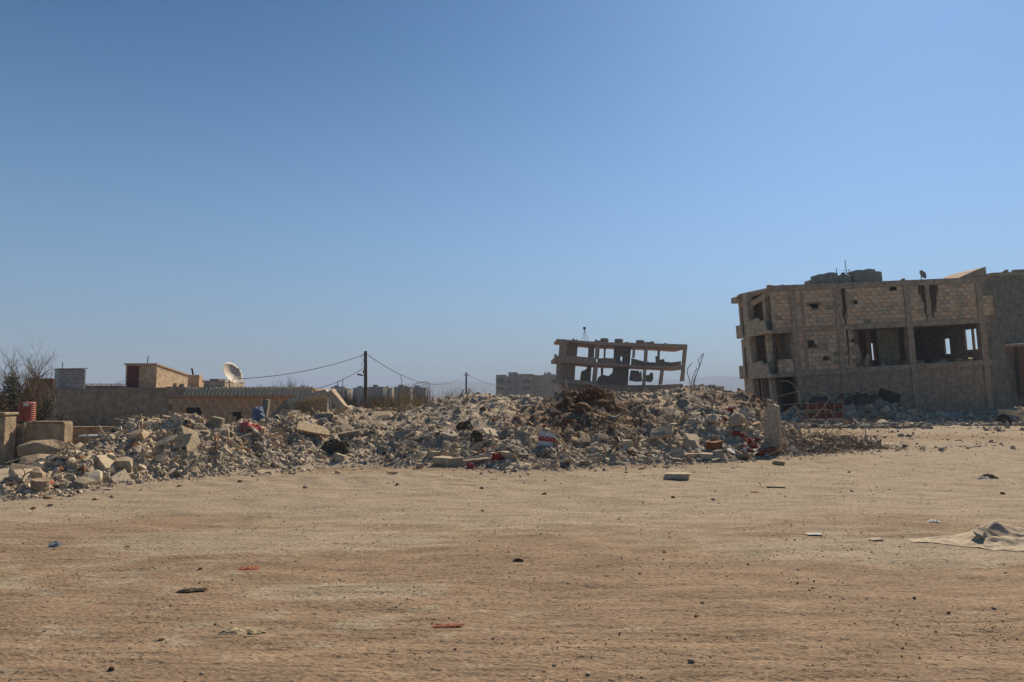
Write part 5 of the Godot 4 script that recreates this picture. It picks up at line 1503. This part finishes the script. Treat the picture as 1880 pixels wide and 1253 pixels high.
	for q in [[Vector3(6.26, 0.51, -21.42), Vector3(0.55, 0.02, 0.22), turn(24, -20, -22), "upper torn white board beside the red scraps"], [Vector3(6.26, 0.23, -20.92), Vector3(0.75, 0.025, 0.25), turn(26, -14, -24), "lower long white board with torn edge beside the red scraps"], [Vector3(6.78, 0.22, -21.22), Vector3(0.3, 0.3, 0.02), turn(-18, 10, 6), "upright white board between the red scraps"], [Vector3(7.17, 0.14, -21.26), Vector3(0.5, 0.03, 0.14), turn(20, -20, -26), "narrow white board below the red scraps"], [Vector3(9.09, 0.14, -22.86), Vector3(0.5, 0.03, 0.12), turn(0, 6, -4), "white strip lying before the brushwood"], [Vector3(-6.93, 0.89, -19.56), Vector3(0.9, 0.05, 0.4), turn(30, -10, -14), "grey board beside the pink cloth"], [Vector3(-6.53, 0.91, -20.40), Vector3(0.45, 0.3, 0.05), turn(-20, 10, -16), "tan board leaning below the collapsed beams"]]:
		lay("torn_board", q[3], "board", fragment(int(q[1].x * 900.0), q[1], 2), M.white if q[3].find("white") >= 0 else (M.concrete[1] if q[3].find("grey") >= 0 else M.wood), q[0], q[2], 0.06)
	lay("brick_lump", "large broken red brick lump below the upright slab", "brick", fragment(801, Vector3(0.55, 0.3, 0.35), 3), M.red_brick, Vector3(7.55, 0.11, -21.64), turn(5, 20, 6), 0.08)
	lay("brick_lump", "ochre brick lump beside the torn white boards", "brick", fragment(802, Vector3(0.5, 0.34, 0.35), 3), M.rust, Vector3(5.75, 0.40, -20.90), turn(5, 40, 6), 0.08)
	# left end
	var dr := thing("tipped_drum", "dented yellowish drum standing in the low end of the heap", "drum", Transform3D(turn(4, 0, -5), on(Vector3(-8.97, 0.02, -14.04), -0.03)))
	var dm := MB.new()
	dm.lathe([Vector2(0, 0), Vector2(0.155, 0), Vector2(0.16, 0.1), Vector2(0.168, 0.11), Vector2(0.16, 0.12), Vector2(0.155, 0.24), Vector2(0.165, 0.25), Vector2(0.15, 0.26), Vector2(0, 0.25)], Transform3D(), 18)
	part(dr, "drum_body", dm.mesh(), M.garden_wall)
	rod("iron_pipe", "dark iron pipe poking out of the heap's low end", [Vector3(-9.62, 0.26, -14.00), Vector3(-9.52, 0.20, -14.10), Vector3(-9.44, 0.06, -14.30)], 0.018, M.dark)
	rod("iron_pipe", "thin bent rod behind the iron pipe", [Vector3(-10.56, 0.01, -15.60), Vector3(-10.56, 0.25, -15.80), Vector3(-10.59, 0.28, -15.90)], 0.01, M.rebar)
	lay("earth_mound", "smooth tan mound of earth and sacking against the garden wall", "mound", rock(811, Vector3(2.2, 1.1, 1.3)), M.garden_wall, Vector3(-13.47, -0.08, -21.50), turn(0, 20, -8), 0.25)
	lay("earth_mound", "lower tan earth mound before the metal gate", "mound", rock(812, Vector3(1.8, 0.7, 1.2)), M.garden_wall, Vector3(-13.16, -0.24, -20.50), turn(0, 70, 0), 0.05)
	for q in [[Vector3(-10.26, 0.41, -16.60), Vector3(-10.18, 0.62, -17.00), 0.12, "stout pale timber leaning on the heap's low end"], [Vector3(-8.92, 0.63, -16.40), Vector3(-8.60, 0.39, -16.00), 0.06, "orange brown stick standing among the pale stones"], [Vector3(-8.21, 0.31, -16.90), Vector3(-7.94, 0.09, -16.60), 0.05, "pale stick lying on the heap face"], [Vector3(-9.81, 0.41, -16.20), Vector3(-9.35, 0.29, -15.80), 0.05, "short pale stick below the stout timber"], [Vector3(-6.28, 0.56, -20.60), Vector3(-5.67, 0.16, -20.00), 0.045, "thin pale pole slanting down the heap face"], [Vector3(-7.91, 1.09, -24.20), Vector3(-7.64, 0.77, -23.80), 0.06, "white stick before the collapsed beams"], [Vector3(-4.43, 1.18, -27.00), Vector3(-4.13, 0.96, -26.40), 0.05, "white stick by the wide sunken slab"], [Vector3(0.70, 0.19, -19.00), Vector3(0.98, 0.33, -19.40), 0.06, "dark bent strip at the heap foot below the striped panel"]]:
		var b := MB.new()
		b.bar(q[0], q[1], q[2], q[2] * 0.5, 0.006)
		one("timber", q[3], "timber", b.mesh(), M.dark if q[3].begins_with("dark") else M.wood, Transform3D())

func right_debris() -> void:
	# low bank of dirt and broken things in the shade of the block
	var p := PackedVector3Array()
	var c := PackedColorArray()
	var cols := 100
	for j in 56:
		var d := 36.0 + j * 0.28
		for i in cols:
			var x := 13.5 + 24.0 * i / (cols - 1.0)
			var k := smoothstep(41.0 - 3.5 * smoothstep(23.0, 18.0, x), 46.5, d + 0.8 * lumps.get_noise_2d(x * 0.5, d * 0.5))
			var tall := 0.28 + 1.25 * exp(-pow((x - 22.0) / 2.4, 2.0)) + 0.5 * exp(-pow((x - 34.0) / 2.0, 2.0))
			var y := -0.35 + k * (tall + 0.35) + k * (0.22 * lumps.get_noise_2d(x, d) + 0.15 * fine.get_noise_2d(x, d))
			p.append(Vector3(x, y, -d))
			c.append(Color(0.44, 0.375, 0.29) * (1.0 + 0.4 * fine.get_noise_2d(x, d + 5.0)))
	setting("debris_bank", grid_mesh(p, cols, c), M.heap).set_meta("label", "dirt bank in the shade along the foot of the leaning block")
	for k in 70:
		var s := rng.randf_range(0.2, 0.7)
		var x := rng.randf_range(16.0, 33.5)
		if rng.randf() < 0.6:
			x = 21.8 + rng.randfn() * 1.8
		var d := rng.randf_range(42.5 if x > 22.0 else 39.5, 48.5)
		var tall := 0.28 + 1.25 * exp(-pow((x - 22.0) / 2.4, 2.0)) + 0.5 * exp(-pow((x - 34.0) / 2.0, 2.0))
		var y := maxf(0.0, -0.35 + smoothstep(41.0 - 3.5 * smoothstep(23.0, 18.0, x), 46.5, d) * (tall + 0.35))
		one("shaded_chunk", "broken %s lying in the shaded debris %s" % ["grey chunk" if k % 4 else "red brick chunk", "behind the red barrier" if x < 20.0 else ("below the burnt panel" if x < 25.5 else "below the plain ground floor wall")], "chunk", fragment(900 + k % 8, Vector3(s * 1.3, s * 0.7, s), 3), pick("concrete") if k % 4 else M.red_brick, Transform3D(turn(rng.randf() * 40, rng.randf() * 360, rng.randf() * 30), Vector3(x, y + s * 0.15, -d)), "chunks in the shaded debris")
	one("burnt_panel", "black jagged burnt panel leaning on the ground floor wall", "panel", fragment(951, Vector3(1.6, 1.5, 0.08), 4), M.dark, Transform3D(turn(-14, 0, -20), Vector3(23.95, 1.35, -46.60)))
	one("dark_sheet", "dark crumpled sheeting heaped beside the burnt panel", "sheet", cloth(3.0, 1.6, 1.0, 952), M.dark_cloth, Transform3D(turn(16, 0, 0), Vector3(21.74, 0.96, -45.20)))
	one("dark_sheet", "dark sheeting before the wall behind the rebar tangle", "sheet", cloth(2.6, 1.5, 0.9, 953), M.dark_cloth, Transform3D(turn(14, 0, 0), Vector3(18.49, 0.85, -44.50)))
	one("grey_board", "pale grey board resting on the debris by the wall", "board", fragment(954, Vector3(1.5, 0.05, 0.6), 2), M.sheet, Transform3D(turn(18, 20, 12), Vector3(27.36, 0.47, -46.00)))
	var bar := thing("red_barrier", "low red steel barrier with tan uprights behind the rebar tangle", "barrier", Transform3D(turn(0, 6, 1), Vector3(17.47, 0.21, -41.50)).scaled_local(Vector3.ONE * 1.2))
	for y in [0.18, 0.62]:
		slab(bar, "rail", M.maroon, Vector3(-0.75, y, 0), Vector3(1.15, y + 0.26, -0.06), 0.02)
	for k in 5:
		slab(bar, "upright", M.twig, Vector3(-0.7 + k * 0.44, -0.2, 0.01), Vector3(-0.62 + k * 0.44, 0.95, 0.07), 0.01)
	slab(bar, "kerb", M.frame, Vector3(-0.75, -0.3, 0.1), Vector3(1.15, 0.12, -0.15), 0.02)
	one("flat_sheet", "dull red sheet lying in the shade beside the barrier", "sheet", fragment(956, Vector3(1.2, 0.05, 0.8), 4), M.maroon, Transform3D(turn(48, 0, 3), Vector3(19.64, 0.25, -43.00)))
	var ty := thing("tyre", "black tyre half buried at the wall end", "tyre", Transform3D(turn(72, 20, 0), Vector3(28.20, 0.16, -42.00)))
	var tm := MB.new()
	var prof := []
	for k in 13:
		var a := TAU * k / 12.0
		prof.append(Vector2(0.40 + cos(a) * 0.17, sin(a) * 0.13))
	tm.lathe(prof, Transform3D(), 24)
	part(ty, "rubber", tm.smooth(), M.dark)
	var hub := MB.new()
	hub.lathe([Vector2(0, -0.03), Vector2(0.25, -0.06), Vector2(0.25, 0.05), Vector2(0, 0.02)], Transform3D(), 16)
	part(ty, "rim", hub.mesh(), M.rust)
	for q in [[Vector3(28.79, 0.81, -43.50), Vector3(29.54, 0.75, -43.00)], [Vector3(28.60, 0.70, -42.60), Vector3(29.68, 0.46, -42.40)], [Vector3(29.28, 0.63, -43.00), Vector3(30.60, 0.87, -43.40)]]:
		var b := MB.new()
		b.bar(q[0], q[1], 0.16, 0.06, 0.01)
		one("pale_plank", "sunlit pale plank lying over the tyre at the wall end", "plank", b.mesh(), M.pale_wood, Transform3D(), "planks over the tyre")

func lot_litter() -> void:
	var gy := func(p: Vector3, h: float) -> Vector3: return Vector3(p.x, soil_y(p.x, -p.z) + h, p.z)
	var put := func(called: String, label: String, cat: String, mesh: Mesh, m: Material, at: Vector3, b: Basis, h: float) -> void:
		one(called, label, cat, mesh, m, Transform3D(b, gy.call(at, h)))
	put.call("foam_block", "long cream foam block lying alone on the lot before the heap", "block", fragment(601, Vector3(0.66, 0.15, 0.36), 0), M.stone[3], Vector3(3.63, -0.00, -16.26), turn(0, -7, 0), 0.065)
	put.call("red_rag", "dusty red rag flat on the soil beside a dark scrap", "rag", cloth(0.28, 0.22, 0.03, 602, 0.3), M.red_cloth, Vector3(-2.82, -0.00, -7.98), turn(0, 20, 0), 0.004)
	put.call("red_rag", "curved strip of faded red cloth on the open soil", "rag", cloth(0.32, 0.11, 0.02, 603, 0.35), M.red_cloth, Vector3(-0.52, -0.00, -6.08), turn(0, 8, 0), 0.004)
	put.call("tan_rag", "crumpled mustard tan rag lying on the drag marks", "rag", cloth(0.42, 0.20, 0.035, 604, 0.28), M.tan_cloth, Vector3(-2.15, -0.00, -5.96), turn(0, -6, 0), 0.004)
	put.call("dark_rag", "dark green grey rag trailing a string on the soil", "rag", cloth(0.34, 0.14, 0.03, 605, 0.3), M.dark_cloth, Vector3(-3.08, -0.00, -7.18), turn(0, 14, 0), 0.004)
	put.call("dark_rag", "dark scrap beside a pale strip on the soil in mid lot", "rag", cloth(0.16, 0.08, 0.03, 606, 0.5), M.dark_cloth, Vector3(0.07, -0.00, -8.30), turn(0, 4, 0), 0.004)
	put.call("paper_scrap", "crumpled white paper scrap beside a long drag furrow", "paper", cloth(0.16, 0.14, 0.07, 607, 0.3), M.white, Vector3(-5.67, -0.00, -9.22), turn(0, 0, 0), 0.004)
	put.call("paper_scrap", "pale flattened paper on the lot before the tarp", "paper", cloth(0.26, 0.16, 0.02, 608, 0.3), M.white, Vector3(4.02, -0.00, -9.88), turn(0, 0, 0), 0.004)
	put.call("paper_scrap", "bluish white curled scrap on the soil behind the tarp", "paper", cloth(0.2, 0.12, 0.03, 609, 0.2), M.sheet, Vector3(6.08, -0.00, -10.68), turn(0, 10, 0), 0.004)
	put.call("cardboard_piece", "flat tan cardboard piece on the soil beside the tarp", "cardboard", fragment(610, Vector3(0.22, 0.025, 0.14), 3), M.tarp, Vector3(4.65, -0.00, -9.50), turn(2, 10, 0), 0.014)
	put.call("orange_scrap", "bright orange plastic scrap on the lot before the heap", "scrap", cloth(0.2, 0.12, 0.03, 611, 0.3), M.red_paint, Vector3(4.57, -0.00, -13.92), turn(0, 0, 0), 0.004)
	put.call("black_strip", "long black rubber strip on the dusty lot", "strip", fragment(612, Vector3(0.42, 0.03, 0.07), 1), M.dark, Vector3(5.17, -0.00, -14.46), turn(0, -12, 0), 0.012)
	put.call("rubbish_lump", "brown lump with white scraps on the far side of the lot", "rubbish", cloth(0.45, 0.3, 0.12, 613, 0.4), M.brown_dirt, Vector3(10.62, -0.00, -16.46), turn(0, 0, 0), 0.0)
	put.call("paper_scrap", "white scrap stuck under the brown rubbish lump", "paper", cloth(0.36, 0.18, 0.06, 614, 0.3), M.white, Vector3(10.34, -0.00, -16.16), turn(0, 0, 0), 0.004)
	put.call("wooden_strip", "short brown wooden strip on dusty soil before the heap middle", "timber", fragment(615, Vector3(0.3, 0.03, 0.05), 1), M.pole, Vector3(-2.74, -0.01, -16.90), turn(0, 6, 0), 0.012)
	# stones that can be told apart on the soil
	var stones := [[1220, 1016, 0.06], [1017, 1222, 0.05], [1278, 1134, 0.05], [1270, 1218, 0.06], [297, 1173, 0.07], [368, 1046, 0.06], [885, 895, 0.12], [560, 897, 0.13], [1842, 908, 0.13], [1564, 903, 0.09], [886, 937, 0.07], [1175, 1055, 0.04], [235, 1005, 0.06], [1290, 1110, 0.05], [205, 1232, 0.06], [1080, 1240, 0.06], [425, 1142, 0.03], [395, 1145, 0.04], [370, 1240, 0.04], [1825, 1120, 0.05], [1742, 1127, 0.04], [1680, 1100, 0.05], [1150, 868, 0.13], [1000, 906, 0.1], [620, 868, 0.2], [905, 878, 0.16], [1236, 915, 0.1], [1310, 917, 0.1], [730, 890, 0.12], [1560, 868, 0.1], [175, 918, 0.14], [205, 912, 0.12], [60, 935, 0.1], [92, 928, 0.12], [330, 893, 0.14], [440, 885, 0.12]]
	for k in stones.size():
		var q = stones[k]
		var b := atan((q[1] - 626.5) / 1342.0) - 0.0696
		var d := 1.9 / tan(b)
		var x: float = (q[0] - 940.0) / 1342.0 * (d * 0.9976 - 0.132)
		one("loose_stone", "small loose stone lying on the open soil of the lot", "stone", rock(620 + k % 7, Vector3(q[2] * 0.95, q[2] * 0.6, q[2] * 0.8)), pick("stone") if k % 3 == 0 else (pick("concrete") if k % 3 == 1 else M.brown_dirt), Transform3D(turn(rng.randf() * 30, rng.randf() * 360, 0), Vector3(x, soil_y(x, d) + q[2] * 0.14, -d)), "loose stones on the lot")
	# tarpaulin
	var t := thing("tarpaulin", "crumpled tan tarpaulin with one upright fold lying on the lot", "tarpaulin", Transform3D(turn(0, -4, 0), gy.call(Vector3(5.90, -0.00, -9.36), 0.004)))
	var f := FastNoiseLite.new()
	f.seed = 71
	f.frequency = 1.6
	f.fractal_octaves = 3
	var sheet := MB.new()
	var nx := 110
	var nz := 52
	var pts := []
	for j in nz:
		for i in nx:
			var u := i / (nx - 1.0)
			var v := j / (nz - 1.0)
			var x := lerpf(-0.85, 1.6, u) + 0.05 * f.get_noise_2d(v * 3.0, 4.0)
			var wide := lerpf(0.10, 0.62, smoothstep(0.0, 0.55, u)) * (1.0 + 0.25 * f.get_noise_2d(u * 4.0, 9.0))
			var z := lerpf(-wide, wide * 0.8, v) + 0.06 * f.get_noise_2d(u * 5.0, v * 2.0 + 30.0)
			var edge := minf(1.0, 6.0 * minf(minf(v, 1.0 - v), minf(u, 1.0 - u)))
			var y := 0.022 * (0.6 + f.get_noise_2d(x * 1.2, z * 3.0 + x)) + 0.05 * pow(absf(sin(z * 9.0 + x * 1.3 + 2.0 * f.get_noise_2d(x, z))), 6.0) * smoothstep(-0.2, 0.3, x)
			y += 0.15 * exp(-pow((z + 0.28 + 0.1 * x) / 0.10, 2.0)) * smoothstep(0.0, 0.25, x) * (0.75 + 0.5 * f.get_noise_2d(x * 1.5, 2.0))
			y += 0.05 * exp(-pow((x - 0.08) / 0.25, 2.0) - pow((z + 0.12) / 0.2, 2.0))
			var px := x
			var spot := t.transform * Vector3(px, 0, z - 0.3 * y)
			pts.append(Vector3(px, soil_y(spot.x, -spot.z) - t.position.y + maxf(0.006, y * edge + 0.006), z - 0.3 * y))
	for j in nz - 1:
		for i in nx - 1:
			var q := j * nx + i
			for tr in [[q, q + 1, q + nx], [q + 1, q + nx + 1, q + nx]]:
				sheet.tri_out(pts[tr[0]], pts[tr[1]], pts[tr[2]], (pts[tr[0]] + pts[tr[1]] + pts[tr[2]]) / 3.0 - Vector3(0, 1, 0))
	part(t, "sheet", sheet.smooth(), M.tarp)
	# the fold that stands up: a creased flap and the stiff panel behind it
	var e := [Vector3(-0.072, 0.264, 0.0), Vector3(0.005, 0.315, -0.06), Vector3(0.02, 0.243, 0.03), Vector3(0.072, 0.222, -0.02), Vector3(0.067, 0.078, 0.05), Vector3(-0.05, 0.0, 0.12), Vector3(-0.124, 0.057, 0.05), Vector3(-0.067, 0.18, 0.05), Vector3(-0.02, 0.19, 0.085), Vector3(0.01, 0.10, 0.05), Vector3(0.233, 0.253, -0.12), Vector3(0.217, 0.135, -0.05), Vector3(0.078, 0.14, 0.0), Vector3(0.24, 0.0, 0.02), Vector3(0.10, 0.0, 0.06), Vector3(0.13, 0.29, -0.11), Vector3(0.15, 0.13, -0.04), Vector3(0.42, 0.10, -0.16), Vector3(0.40, 0.0, 0.0), Vector3(0.40, 0.03, -0.30)]
	var low := Vector3(1.2, 0.52, 1.25)
	var fold := MB.new()
	for q in [[0, 1, 8], [1, 2, 8], [2, 9, 8], [2, 3, 9], [3, 4, 9], [4, 5, 9], [5, 6, 9], [6, 7, 9], [7, 8, 9], [7, 0, 8]]:
		fold.tri(e[q[0]] * low, e[q[1]] * low, e[q[2]] * low)
	part(t, "upright_fold", fold.mesh(), M.tarp)
	var panel := MB.new()
	for q in [[1, 15, 16], [1, 16, 12], [15, 10, 11], [15, 11, 16], [12, 16, 14], [16, 11, 13], [16, 13, 14], [11, 10, 17], [11, 17, 18], [11, 18, 13], [10, 19, 17]]:
		panel.tri(e[q[0]] * low, e[q[1]] * low, e[q[2]] * low)
	part(t, "upright_fold", panel.mesh(), M.tarp)
	part(t, "loose_corner", cloth(0.5, 0.22, 0.03, 642, 0.4), M.tan_cloth, Transform3D(turn(0, 12, 0), Vector3(0.75, 0.03, 0.36)))

# ---------------------------------------------------------------- loose matter
func heap_spot(front := 0.6) -> Vector3:
	# a point on the visible side of the heap
	while true:
		var t := rng.randf_range(-0.685, 0.50)
		var i := 0
		while t >= HEAP[i + 1][0]:
			i += 1
		var k: float = (t - HEAP[i][0]) / (HEAP[i + 1][0] - HEAP[i][0])
		var d0 := lerpf(HEAP[i][1], HEAP[i + 1][1], k)
		var d1 := lerpf(HEAP[i][4], HEAP[i + 1][4], k)
		var d := rng.randf_range(d0 - front * rng.randf(), d1 + 0.8)
		if rng.randf() < 0.35:
			d = rng.randf_range(d0, minf(d0 + 3.5, d1))
		return Vector3(t * d, surf(t * d, d), -d)
	return Vector3.ZERO

func near_what(p: Vector3) -> String:   # the landmark that a piece of the heap lies closest to
	var t := p.x / -p.z
	for q in [[-0.55, "the red barrel wall"], [-0.455, "the low garden wall"], [-0.365, "the stone wall and its dish"], [-0.225, "the collapsed beams"], [-0.105, "the straw weeds"], [0.005, "the red rag"], [0.067, "the striped panel"], [0.155, "the brown rubble crest"], [0.27, "the tilted skeleton"]]:
		if t < q[0]:
			return q[1]
	return "the upright slab"

func bit_tone(x: float, d: float) -> Color:
	var q := heap_tone(x, d) * 1.1
	var r := rng.randf()
	if r < 0.13:
		q = Color(0.64, 0.58, 0.49)
	elif r < 0.24:
		q = Color(0.50, 0.43, 0.33)
	elif r < 0.27:
		q = Color(0.13, 0.11, 0.09)
	elif r < 0.29:
		q = Color(0.33, 0.17, 0.09)
	elif r < 0.293:
		q = Color(0.40, 0.09, 0.06)
	elif r < 0.302:
		q = Color(0.75, 0.74, 0.72)
	elif r < 0.306:
		q = Color(0.25, 0.29, 0.34)
	return q * rng.randf_range(0.84, 1.16)

func many(where: Node, called: String, mesh: Mesh, xfs: Array, cols: PackedColorArray, m: Material) -> void:
	var mm := MultiMesh.new()
	mm.transform_format = MultiMesh.TRANSFORM_3D
	mm.use_colors = true
	mm.mesh = mesh
	mm.instance_count = xfs.size()
	for k in xfs.size():
		mm.set_instance_transform(k, xfs[k])
		mm.set_instance_color(k, cols[k])
	var o := MultiMeshInstance3D.new()
	o.name = numbered(called, where)
	o.multimesh = mm
	o.material_override = m
	where.add_child(o)
	o.set_meta("kind", "stuff")

func scatter_rubble() -> void:
	var chunk_meshes := []
	var block_shapes := []
	var plate_meshes := []
	for k in 10:
		chunk_meshes.append(fragment(1000 + k, Vector3(1.25, 0.8, 1.0), 4) if k % 2 else rock(1000 + k, Vector3(1.25, 0.9, 1.1)))
	for k in 5:
		block_shapes.append(fragment(1020 + k, Vector3(1.3, 0.65, 0.8), 1))
		plate_meshes.append(fragment(1040 + k, Vector3(1.3, 0.16, 1.0), 4))
	# the largest pieces, each a thing
	for k in 210:
		var s := 0.14 + 0.36 * pow(rng.randf(), 3.6)
		var p := heap_spot(0.4)
		var n := rng.randi() % 5
		var c := rng.randi() % 10
		one("concrete_chunk", "%s grey %s concrete chunk in the heap near %s" % [["dark", "dull", "mid", "light", "pale"][n], "squarish" if c % 2 else "rounded", near_what(p)], "chunk", chunk_meshes[c], M.concrete[n], Transform3D(turn(rng.randf() * 360, rng.randf() * 360, 0).scaled(Vector3.ONE * s), p + Vector3(0, -s * 0.04, 0)), "concrete chunks in the heap")
	for k in 80:
		var s := rng.randf_range(0.16, 0.30)
		var p := heap_spot(0.4)
		var n := rng.randi() % 4
		one("building_block", "%s squared building block loose in the heap near %s" % [["dusty tan", "tan", "pale", "palest cream"][n], near_what(p)], "block", block_shapes[rng.randi() % 5], M.stone[n], Transform3D(turn(rng.randf_range(-40, 40), rng.randf() * 360, rng.randf_range(-30, 30)).scaled(Vector3.ONE * s), p + Vector3(0, s * 0.02, 0)), "building blocks in the heap")
	for k in 70:
		var s := rng.randf_range(0.2, 0.45)
		var p := heap_spot(0.2)
		var n := rng.randi() % 5
		one("broken_plate", "thin %s grey concrete plate tilted in the heap near %s" % [["dark", "dull", "mid", "light", "pale"][n], near_what(p)], "plate", plate_meshes[rng.randi() % 5], M.concrete[n], Transform3D(turn(rng.randf_range(-60, 60), rng.randf() * 360, rng.randf_range(-40, 40)).scaled(Vector3.ONE * s), p + Vector3(0, s * 0.08, 0)), "broken plates in the heap")
	for k in 60:
		var p := heap_spot(0.2)
		var d := Vector3(rng.randfn(), rng.randf_range(0.0, 0.7), rng.randfn() * 0.6).normalized()
		var b := MB.new()
		b.bar(p - d * 0.08, p + d * rng.randf_range(0.25, 0.7) + Vector3(0, 0.04, 0), rng.randf_range(0.025, 0.06), 0.02, 0.004)
		one("wood_splinter", "%s wood splinter sticking out of the heap near %s" % ["tan" if k % 2 else "whitish", near_what(p)], "splinter", b.mesh(), M.wood if k % 2 else M.pale_wood, Transform3D(), "splinters in the heap")
	for k in 60:
		var p := heap_spot(0.0)
		var d := Vector3(rng.randfn(), rng.randf_range(0.3, 1.2), rng.randfn() * 0.6).normalized()
		var l := rng.randf_range(0.3, 0.9)
		var e := Vector3(rng.randfn(), rng.randfn() * 0.6 - 0.2, rng.randfn()) * 0.35 * l
		rod("bent_rebar", "short %s rebar rod sprouting from the heap near %s" % ["dark" if k % 2 else "pale dusty", near_what(p)], [p - Vector3(0, 0.1, 0), p + d * l * 0.5, p + d * l * 0.8 + e, p + d * l * 0.7 + e * 2.0], 0.008, M.rebar if k % 2 else M.rebar_pale, "rebar rods in the heap")
	# the rest, too many to count
	var root := Node3D.new()
	root.name = "small_rubble"
	add_child(root)
	root.set_meta("kind", "stuff")
	root.set_meta("label", "crushed stone and small rubble covering the heap")
	root.set_meta("category", "rubble")
	var shapes := []
	for k in 4:
		shapes.append(rock(1100 + k, Vector3(1.2, 0.85, 1.0)))
		shapes.append(fragment(1110 + k, Vector3(1.3, 0.7, 0.9), 3))
	shapes.append(fragment(1120, Vector3(1.6, 0.2, 1.0), 3))
	shapes.append(fragment(1121, Vector3(2.6, 0.25, 0.3), 2))
	var xfs := []
	var cs := []
	for k in shapes.size():
		xfs.append([])
		cs.append(PackedColorArray())
	for k in 115000:
		var p := heap_spot(1.0)
		var d := -p.z
		if k % 8 == 0:   # spilled on the lot in front of the toe
			d -= -log(1.0 - rng.randf() * 0.98) * 0.7
			p = Vector3(p.x, surf(p.x, d), -d)
		var s := clampf(0.0145 * exp(-log(1.0 - rng.randf() * 0.996) * 0.70), 0.013, 0.2)
		if heap_y(p.x, d) < 0.02:
			s *= 0.6
		var n := rng.randi() % shapes.size()
		xfs[n].append(Transform3D(turn(rng.randf() * 360, rng.randf() * 360, rng.randf() * 360).scaled(Vector3.ONE * s), p + Vector3(0, -s * 0.08, 0)))
		cs[n].append(bit_tone(p.x, d))
	for k in 5200:   # the bank below the skeleton and the shaded bank
		var far := k % 2 == 0
		var x := rng.randf_range(5.0, 29.0) if far else rng.randf_range(14.5, 36.0)
		var d := rng.randf_range(60.0, 84.0) if far else rng.randf_range(38.0 if x < 22.0 else 41.0, 49.0)
		var y := 0.0
		if far:
			var kk := sin(PI * (d - 58.0) / 43.7) * sin(PI * clampf((x - 3.0) / 30.0, 0, 1))
			y = -1.6 + 3.3 * pow(kk, 0.35) + 0.4 * lumps.get_noise_2d(x * 0.6, d * 0.5) + 0.25 * fine.get_noise_2d(x, d) + 0.7 * exp(-pow((x - 19.5) / 2.2, 2.0)) * kk
		else:
			var kk := smoothstep(41.0 - 3.5 * smoothstep(23.0, 18.0, x), 46.5, d + 0.8 * lumps.get_noise_2d(x * 0.5, d * 0.5))
			y = -0.35 + kk * (0.63 + 1.25 * exp(-pow((x - 22.0) / 2.4, 2.0)) + 0.5 * exp(-pow((x - 34.0) / 2.0, 2.0)) + 0.22 * lumps.get_noise_2d(x, d) + 0.15 * fine.get_noise_2d(x, d))
			y = maxf(y, 0.0)
		var s := rng.randf_range(0.1, 0.4)
		var n := rng.randi() % shapes.size()
		xfs[n].append(Transform3D(turn(rng.randf() * 360, rng.randf() * 360, rng.randf() * 360).scaled(Vector3.ONE * s), Vector3(x, y + s * 0.15, -d)))
		cs[n].append(bit_tone(x, 40.0))
	for k in 3600:   # crumbs over the ground between the heap's low end and the leaning block
		var d := rng.randf_range(23.0, 43.0)
		var x := d * rng.randf_range(0.36, 0.80)
		if rng.randf() > 0.35 + lumps.get_noise_2d(x * 0.6 + 90.0, d * 0.4) * 1.4:
			continue
		var s := clampf(0.025 * exp(-log(1.0 - rng.randf() * 0.99) * 0.6), 0.02, 0.22)
		var n := rng.randi() % shapes.size()
		xfs[n].append(Transform3D(turn(rng.randf() * 360, rng.randf() * 360, rng.randf() * 360).scaled(Vector3.ONE * s), Vector3(x, soil_y(x, d) + s * 0.1, -d)))
		cs[n].append(bit_tone(x, d))
	for n in shapes.size():
		many(root, "rubble_pieces", shapes[n], xfs[n], cs[n], M.bits)

func scatter_ground() -> void:
	var root := Node3D.new()
	root.name = "pebbles"
	add_child(root)
	root.set_meta("kind", "stuff")
	root.set_meta("label", "pebbles and crumbs of earth strewn over the lot")
	root.set_meta("category", "pebbles")
	for n in 4:
		var mesh := rock(1200 + n, Vector3(1.25, 0.8, 1.0))
		var xfs := []
		var cs := PackedColorArray()
		for k in 6500:
			var d := 3.2 * pow(7.6, pow(rng.randf(), 0.8))
			var x := d * rng.randf_range(-0.82, 0.82)
			var clump := lumps.get_noise_2d(x * 0.8 + 300.0, d * 0.8)
			if rng.randf() > 0.45 + clump * 1.2:
				continue
			var s := 0.004 + 0.0075 * -log(1.0 - rng.randf() * 0.97) * (0.5 + d * 0.055)
			var tone := Color(0.33, 0.24, 0.165) if rng.randf() < 0.6 else Color(0.48, 0.41, 0.32)
			xfs.append(Transform3D(turn(rng.randf() * 360, rng.randf() * 360, 0).scaled(Vector3.ONE * s), Vector3(x, soil_y(x, d) + s * 0.12, -d)))
			cs.append(tone * rng.randf_range(0.6, 1.2))
		many(root, "pebble_scatter", mesh, xfs, cs, M.bits)
